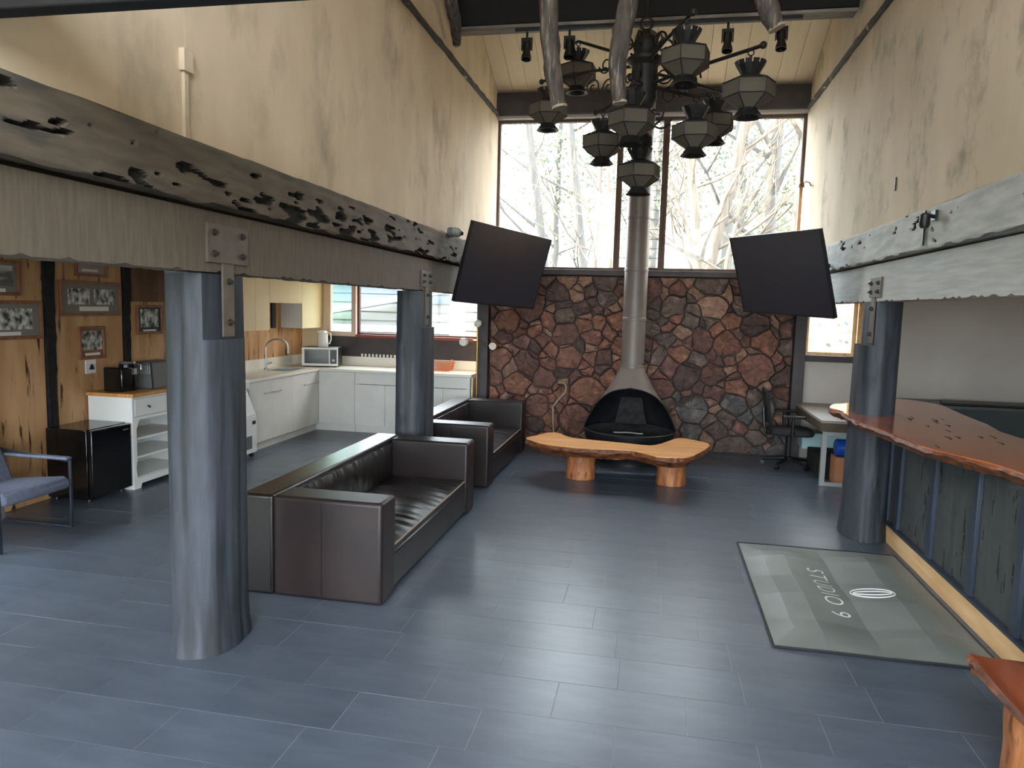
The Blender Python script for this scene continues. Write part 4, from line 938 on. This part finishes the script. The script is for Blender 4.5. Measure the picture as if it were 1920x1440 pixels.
MB().lathe([(.072, .2625), (.076, .268), (.07, .282), (.03, .286)], 24, (.02, .07, 0)).build('lid', 'steel', t, world=False, smooth=True); MB().box(.095, .115, .05, .09, .16, .22).build('spout', 'steel', t, world=False); MB().tube([(.06, .13, .26), (.11, .15, .25), (.11, .15, .20)], .008, 6).build('lever', 'steel', t, world=False)
t = thing('toaster_oven', 'grey countertop appliance with a ribbed slanted front on the sideboard', 'appliance', (-5.08, 6.56, .931))
MB().prism([(-.13, 0), (.16, 0), (.14, .265), (-.11, .265)], -.16, .24, 'y').build('body', 'grey_plastic', t, bevel=.01, world=False)
MB().prism([(-.115, .03), (.15, .03), (.132, .24), (-.10, .24)], -.166, -.160, 'y').build('front_panel', 'grey_plastic', t, world=False)
for k in range(9): MB().box(-.09+k*.026, -.078+k*.026, -.17, -.1665, .15, .235).build('rib', 'steel_soft', t, world=False)
MB().prism([(.15, .0), (.162, .0), (.142, .265), (.130, .265)], -.172, -.161, 'y').build('edge_trim', 'black_plastic', t, world=False)
# framed photographs
def picture(y0, y1, z0, z1, prints, label, fw_=.028, mount='mount_grey', cap=True, fm_='frame_wood'):
    t = thing('framed_photograph', label, 'picture', (-5.345, (y0+y1)/2, (z0+z1)/2), 'framed photographs on the wood wall')
    xa, xb = -5.343, -5.318
    MB().box(xa, xb, y0, y0+fw_, z0, z1).box(xa, xb, y1-fw_, y1, z0, z1).box(xa, xb, y0+fw_, y1-fw_, z0, z0+fw_).box(xa, xb, y0+fw_, y1-fw_, z1-fw_, z1).build('frame', fm_, t, bevel=.003)
    B(xa, xa+.010, y0+fw_, y1-fw_, z0+fw_, z1-fw_).build('mount', mount, t)
    for (u0, u1, v0, v1, mt_) in prints:
        B(xa+.010, xa+.012, y0+(y1-y0)*u0, y0+(y1-y0)*u1, z0+(z1-z0)*v0, z0+(z1-z0)*v1).build('print', mt_, t)
    if cap: B(xa+.010, xa+.012, y0+(y1-y0)*cap[0], y0+(y1-y0)*cap[1], z0+(z1-z0)*cap[2], z0+(z1-z0)*cap[3]).build('caption_strip', 'caption', t)
picture(4.72, 5.29, 1.83, 2.125, [(.1, .88, .28, .85, 'print_pale')], 'framed pale landscape photograph, upper left of the wood wall', cap=(.2, .75, .10, .2))
picture(4.75, 5.505, 1.46, 1.79, [(.08, .86, .26, .80, 'print_bw')], 'framed group photograph at the left edge, below the landscape', cap=(.2, .7, .11, .2))
picture(5.70, 6.475, 1.655, 1.985, [(.13, .47, .33, .78, 'print_bw'), (.54, .89, .33, .78, 'print_bw')], 'wide frame with two photographs side by side', cap=(.3, .78, .14, .27))
picture(5.895, 6.30, 2.03, 2.32, [(.12, .88, .3, .9, 'print_mauve')], 'framed mauve print partly hidden by the beam', cap=(.2, .7, .16, .24), mount='print_mauve')
picture(5.905, 6.24, 1.24, 1.555, [(.10, .90, .28, .86, 'print_bw')], 'small red-brown framed photograph above the wall socket', cap=(.24, .8, .11, .19), mount='frame_wood')
picture(6.69, 7.10, 1.455, 1.765, [(.16, .84, .24, .86, 'print_bw')], 'dark green framed photograph right of the bark strip', cap=(.25, .75, .10, .16), mount='chair_metal')
t = thing('wall_socket', 'white wall socket plate on the wood wall below the small frame', 'socket', (-5.343, 6.05, 1.1))
B(-5.343, -5.335, 5.985, 6.12, 1.10, 1.235).build('plate', 'white_plastic', t, bevel=.003); MB().prism([(6.03, 1.14), (6.075, 1.14), (6.052, 1.19)], -5.335, -5.315, 'x').build('plug', 'black_plastic', t)
# armchair
t = thing('armchair', 'low metal-frame armchair with blue-grey cushions at the left edge', 'armchair', (-4.85, 4.52, 0))
for y in (4.205, 4.85):
    MB().tube([(-5.15, y, .012), (-4.50, y, .012), (-4.50, y, .54), (-5.15, y, .60), (-5.15, y, .012)], .016, 4).build('side_frame', 'chair_metal', t)
    B(-5.18, -4.50, y-.03, y+.03, .55, .575).xf(Matrix.Translation((0, 0, 0))).build('armrest', 'chair_fabric', t, bevel=.01)
st = MB().prism([(-5.20, .27), (-4.49, .33), (-4.47, .36), (-4.48, .41), (-4.52, .43), (-5.20, .36)], 4.235, 4.82, 'y').build('seat_cushion', 'chair_fabric', t, bevel=.02, seg=3)
MB().prism([(-5.10, .36), (-4.98, .35), (-5.18, .80), (-5.28, .80)], 4.235, 4.82, 'y').build('back_cushion', 'chair_fabric', t, bevel=.025, seg=3)
# ================================================================== RIGHT AISLE
t = thing('corner_desk', 'grey-topped desk with brown fascia under the small right window', 'desk', (2.3, 9.0, 0))
B(1.80, 3.0, 8.20, 9.80, .695, .722).build('top', 'desk_top', t); MB().box(1.80, 1.82, 8.20, 9.80, .60, .694).box(1.82, 3.0, 8.20, 8.22, .60, .694).build('fascia', 'desk_side', t)
for (x, y) in ((1.83, 8.23), (2.75, 8.23), (1.83, 9.7)):
    B(x, x+.05, y, y+.05, 0, .599).build('leg', 'steel_soft', t)
MB().box(1.881, 2.749, 8.235, 8.275, .56, .599).box(1.881, 2.749, 8.235, 8.275, .0, .04).build('frame_rail', 'steel_soft', t)
tag(B(1.9, 2.7, 8.6, 9.3, .0, .24).build('storage_box', 'bark_black', bevel=.01), 'dark low box on the floor under the desk', 'box')
tag(MB().lathe([(.085, -.12), (.095, -.11), (.095, .11), (.085, .12)], 24).xf(Matrix.Translation((2.13, 8.42, .40)) @ Matrix.Rotation(math.pi/2, 4, 'Y')).build('blue_drum', 'blue_plastic', smooth=True), 'blue plastic cylinder lying on the carton under the desk', 'container')
tag(B(2.0, 2.3, 8.32, 8.55, .001, .304).build('carton', 'cardboard', bevel=.004), 'tan carton standing under the desk behind the post', 'box')
tag(B(1.84, 2.5, 9.33, 9.62, .20, .40).build('teal_crate', 'teal_box', bevel=.01), 'pale teal crate beneath the desk behind the office chair', 'crate')
# office chair
t = thing('office_chair', 'black mesh office chair at the desk, in front of the stone wall', 'chair', (1.66, 9.18, 0))
MB().tube([(0, 0, .09), (0, 0, .40)], .028, 12).build('gas_column', 'black_plastic', t, world=False)
MB().lathe([(.045, .075), (.05, .12), (.035, .13)], 14).build('star_hub', 'black_plastic', t, world=False)
for k in range(5):
    a = math.radians(72*k+20); c, s_ = math.cos(a), math.sin(a)
    MB().tube([(c*.03, s_*.03, .10), (c*.29, s_*.29, .065)], [.024, .016], 8).build('base_leg', 'black_plastic', t, world=False)
    MB().lathe([(.025, -.02), (.025, .02)], 12).xf(Matrix.Translation((c*.29, s_*.29, .026)) @ Matrix.Rotation(a, 4, 'Z') @ Matrix.Rotation(math.pi/2, 4, 'X')).build('caster', 'black_plastic', t, world=False)
MB().prism([(-.24, -.22), (.18, -.25), (.25, -.18), (.27, 0), (.25, .18), (.18, .25), (-.24, .22)], .40, .47).build('seat', 'mesh_black', t, bevel=.03, seg=3, world=False)
bp_ = [(-.26, .52), (-.29, .70), (-.33, .93), (-.30, .95), (-.265, .72), (-.235, .53)]
MB().prism(bp_, -.19, .19, 'y').build('backrest', 'mesh_black', t, bevel=.015, world=False)
MB().tube([(-.12, 0, .40), (-.27, 0, .40), (-.30, 0, .50), (-.32, 0, .72)], .022, 8).build('back_spine', 'black_plastic', t, world=False)
for s_ in (-1, 1):
    MB().tube([(-.02, s_*.22, .41), (-.02, s_*.29, .42), (-.02, s_*.29, .63)], .02, 8).build('arm_post', 'black_plastic', t, world=False); MB().box(-.14, .12, s_*.29-.04, s_*.29+.04, .63, .66).build('arm_pad', 'black_plastic', t, bevel=.012, world=False)
# back counter behind the bar
t = thing('back_counter', 'long dark counter along the grey wall behind the bar', 'counter', (4.0, 9.5, 0))
B(3.06, 4.98, 9.25, 9.82, .05, .795).build('cabinet', 'cabinet_dark', t); B(3.02, 4.99, 9.2, 9.83, .796, .835).build('top', 'back_counter', t, bevel=.004)
tag(MB().prism([(3.35, 9.25), (4.7, 9.24), (4.72, 9.6), (3.45, 9.62)], .836, .862).build('bar_mat', 'black_plastic', bevel=.006), 'flat black tray lying on the dark back counter', 'tray')
t = thing('bent_stick', 'pale bent stick leaning on the stone wall left of the fireplace', 'stick', (-1.28, 9.62, 0))
MB().tube([(-1.26, 9.60, 0), (-1.30, 9.62, .3), (-1.31, 9.64, .52), (-1.24, 9.66, .62), (-1.15, 9.67, .72), (-1.14, 9.67, .80), (-1.18, 9.67, .85), (-1.26, 9.67, .84)], [.010, .012, .014, .015, .015, .014, .013, .010], 8).build('stick', 'driftwood_cut', t, smooth=True)
# small fittings
t = thing('dome_camera', 'small grey security camera on the left beam near the television', 'camera', (-2.13, 7.35, 2.60))
MB().lathe([(.05, -.02), (.052, .02), (.045, .04)], 18).xf(Matrix.Translation((0, 0, 0)) @ Matrix.Rotation(math.pi/2, 4, 'Y')).build('mount', 'grey_plastic', t, world=False, smooth=True)
MB().lathe([(.035, -.05), (.048, -.03), (.048, .03), (.03, .05)], 18).xf(Matrix.Translation((.07, -.005, 0)) @ Matrix.Rotation(math.radians(100), 4, 'Y')).build('housing', 'steel_soft', t, world=False, smooth=True)
MB().sphere((.125, -.01, -.012), .022, 10, 8).build('lens', 'black_gloss', t, world=False, smooth=True)
t = thing('wall_spotlight', 'small black fitting clamped to the right upper beam', 'spotlight', (1.665, 4.96, 2.47))
MB().box(-.012, .004, -.02, .05, -.02, .04).build('plate', 'black_plastic', t, world=False); MB().tube([(-.01, 0, .0), (-.05, -.01, .01)], .012, 8).build('arm', 'black_plastic', t, world=False); MB().lathe([(.022, -.05), (.032, -.03), (.03, .03), (.018, .04)], 14, (-.065, -.01, -.02)).build('lamp_can', 'black_plastic', t, world=False, smooth=True)
tag(B(1.655, 1.668, 5.13, 5.155, 2.31, 2.53).build('strap_plate', 'black_plastic'), 'thin black strap across the right upper beam beside the clamped fitting', 'strap')
t = thing('wall_hook', 'curved metal hook bracket on the right wall beside the window', 'hook', (1.73, 9.26, 3.38))
MB().tube([(0, 0, -.02), (-.02, -.0, .02), (-.06, .01, .035), (-.10, .02, .01)], .01, 8).build('hook_arm', 'steel_soft', t, world=False); MB().lathe([(.012, .03), (.03, .01), (.034, -.03), (.02, -.035)], 14, (-.105, .02, 0)).build('cup', 'bark_edge', t, world=False)
t = thing('junction_box', 'painted junction box with cable cover on the left upper wall', 'junction box', (XL, 3.12, 2.58))
MB().box(0, .03, -.035, .035, .31, .41).build('box', 'cream', t, bevel=.003, world=False); MB().box(0, .018, -.018, .012, -.004, .31).build('cable_cover', 'cream', t, bevel=.002, world=False)
tag(B(1.728, 1.739, 6.05, 6.07, 2.80, 2.90).build('wall_bracket', 'bolt'), 'small dark metal angle on the stained right wall', 'bracket')
# ================================================================== OUTDOORS
gm = MB(); nx, ny = 60, 50; vs = []; fs = []
for i in range(nx+1):
    for j in range(ny+1):
        x = -45+90*i/nx; y = 10.6+60*j/ny
        z = -.4+max(0, y-15)*.30+1.2*noise.noise(Vector((x*.12, y*.12, 0)))*min(1, (y-10)/10)-max(0, (-x-6))*.22*max(0, min(1, (y-18)/10))
        vs.append((x, y, min(z, 9.5)))
for i in range(nx):
    for j in range(ny): a = i*(ny+1)+j; fs.append((a, a+ny+1, a+ny+2, a+1))
struct(gm.add(vs, fs).build('ground_hillside', 'hill', smooth=True))
struct(B(-45, 45, -60, -2.85, -.6, -.4).build('ground_front', 'lawn'))
def tree(base, h, r, lean, mt_, label, seed, nb=10, leaves=0, spread=1.0):
    rr = random.Random(seed); t = thing('tree', label, 'tree', base, 'trees outside the tall window')
    P = [Vector((lean[0]*(i/9)**1.3*h+rr.uniform(-.03, .03), lean[1]*h*i/9+rr.uniform(-.03, .03), h*i/9)) for i in range(10)]
    MB().tube(P, [r*(1-.65*i/9) for i in range(10)], 10).build('trunk', mt_, t, world=False, smooth=True)
    br = MB()
    def grow(p, d, l, rad, lev):
        path = [p]; q = p.copy(); e = d.copy()
        for k in range(4):
            e = (e+Vector((rr.uniform(-.25, .25), rr.uniform(-.25, .25), rr.uniform(-.05, .22)))).normalized(); q = q+e*l/4; path.append(q.copy())
        br.tube(path, [rad*(1-.2*k) for k in range(5)], 5, False)
        if lev > 0:
            for k in range(3): grow(path[rr.choice((2, 3, 4))], (e+Vector((rr.uniform(-.9, .9), rr.uniform(-.9, .9), rr.uniform(-.2, .7)))).normalized(), l*.6, rad*.55, lev-1)
    for k in range(nb):
        f = rr.uniform(.2, .95); i = int(f*8); a = rr.uniform(0, 6.28)
        grow(P[i].lerp(P[i+1], f*8-i), Vector((math.cos(a)*spread, math.sin(a)*.5, rr.uniform(.3, .9))).normalized(), h*rr.uniform(.14, .28), r*.28, 2)
    br.build('branches', mt_, t, world=False)
    if leaves:
        lf = MB()
        for k in range(leaves):
            c = Vector((lean[0]*h*.7+rr.gauss(0, h*.16), rr.gauss(0, h*.14), h*(.62+rr.gauss(0, .2)))); u = Vector((rr.uniform(-1, 1), rr.uniform(-1, 1), rr.uniform(-1, 1))).normalized()*.08; w = u.orthogonal()
            lf.add([c-u, c+w*.6, c+u, c-w*.6], [(0, 1, 2, 3)])
        o = lf.build('leaves', 'leaf', t, world=False); o['kind'] = 'stuff'
def gz(x, y): return -.4+max(0, y-15)*.30
TR = [((2.45, 13.5), 11, .36, (.02, 0), 'bark_pale', 'massive furrowed pale trunk at the right edge of the tall window', 1, 5, 0),
      ((2.05, 15.5), 11, .20, (.03, 0), 'bark_grey', 'grey trunk just left of the massive furrowed one', 2, 8, 0),
      ((.62, 14.5), 9, .15, (.16, 0), 'bark_pale', 'pale forked tree leaning right behind the right pane', 3, 12, 0),
      ((.98, 13.6), 9, .12, (-.12, 0), 'bark_pale', 'birch-like trunk leaning left in the right pane beside the mullion', 4, 8, 0),
      ((1.5, 18.0), 12, .16, (.04, 0), 'bark_grey', 'slender grey tree far behind the forked one', 5, 12, 0),
      ((-2.2, 16.0), 10, .15, (-.14, 0), 'bark_grey', 'grey trunk leaning left at the left edge of the tall window', 6, 8, 0),
      ((-1.7, 18.5), 11, .15, (-.12, 0), 'bark_grey', 'grey leaning tree farther back in the left pane', 7, 9, 0),
      ((-1.35, 14.5), 9, .06, (.04, 0), 'bark_pale', 'thin pale sapling in the middle of the left pane', 8, 9, 0),
      ((-.85, 14.0), 9, .05, (-.03, 0), 'bark_pale', 'thin pale sapling beside the left mullion', 9, 9, 0),
      ((-.55, 15.0), 9, .06, (.05, 0), 'bark_pale', 'thin pale sapling seen through the louvres', 10, 9, 0)]
for (b_, h, r, ln, mt_, lb, sd_, nb, lv) in TR: tree((b_[0], b_[1], gz(*b_)-.1), h, r, ln, mt_, lb, sd_, nb, lv)
for i, (x, y, h, lb) in enumerate(((-3.4, 24, 8.0, 'leafy tree low in the left pane'), (-.2, 25, 10, 'leafy tree rising behind the louvres'), (2.4, 24, 9.5, 'leafy tree filling the gap between the trunks of the right pane'), (5.2, 26, 10, 'leafy tree behind the massive trunk'), (3.7, 19, 6, 'leafy bush-like tree seen through the small right window'))):
    tree((x, y, gz(x, y)-.3), h, .14, (.02, 0), 'bark_grey', lb, 40+i, 7, 2600)
hg = MB(); rr = random.Random(3)
for k in range(40):
    y = -7+k*.36; hg.sphere((-9.6+rr.uniform(-.15, .15), y, 1.5), 0.75, 8, 6, 3.5+rr.uniform(-.15, .15))
t = thing('sun_blocker', 'unseen leafy sun blocker added outside the added left windows', 'sun_blocker', (-9.6, 0, -.4)); o = hg.build('blocker_foliage', 'sun_blocker', t); o['kind'] = 'stuff'  # unseen greenery added to keep low sun out of the left windows
struct(B(-45, -5.6, -2.85, 10.6, -.6, -.4).build('ground_left', 'lawn'))
# neighbouring house seen from the kitchen
t = thing('neighbour_house', 'pale clapboard house outside the kitchen window', 'house', (-8, 18, -.4))
B(-17, -5.2, 18.05, 22, -.4, 2.75).build('wall', 'siding_cream', t)
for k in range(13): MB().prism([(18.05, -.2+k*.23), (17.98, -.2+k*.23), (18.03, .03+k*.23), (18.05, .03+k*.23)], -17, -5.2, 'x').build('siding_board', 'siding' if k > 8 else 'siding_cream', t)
MB().prism([(17.4, 2.7), (17.4, 2.82), (20, 3.5), (20, 3.35)], -17.4, -4.9, 'x').build('roof', 'roofing', t); B(-17.2, -5.0, 17.35, 17.4, 2.62, 2.85).build('gutter', 'fascia', t)
B(-17, -5.1, 17.5, 17.95, 1.12, 1.30).build('porch_ledge', 'fascia', t); MB().prism([(-9.0, 1.4), (-9.0, 1.55), (-5.0, 2.3), (-5.0, 2.15)], 17.2, 17.6, 'y').build('barge_board', 'fascia', t)
for x in (-9.3, -6.4): B(x-.07, x+.07, 17.6, 17.74, 1.30, 2.62).build('porch_post', 'fascia', t)
t = thing('garden_shed', 'pale boarded shed close outside the right end of the kitchen window', 'shed', (-2.9, 12.8, -.4))
B(-3.35, -2.2, 12.64, 13.6, -.4, 2.3).build('wall', 'siding_cream', t)
for k in range(15): MB().prism([(12.64, -.3+k*.17), (12.60, -.3+k*.17), (12.625, -.14+k*.17), (12.64, -.14+k*.17)], -3.35, -2.2, 'x').build('siding_board', 'siding_cream', t)
MB().prism([(-3.5, 2.3), (-2.05, 2.3), (-2.05, 2.42), (-3.5, 2.42)], 12.5, 13.7, 'y').build('roof', 'fascia', t)
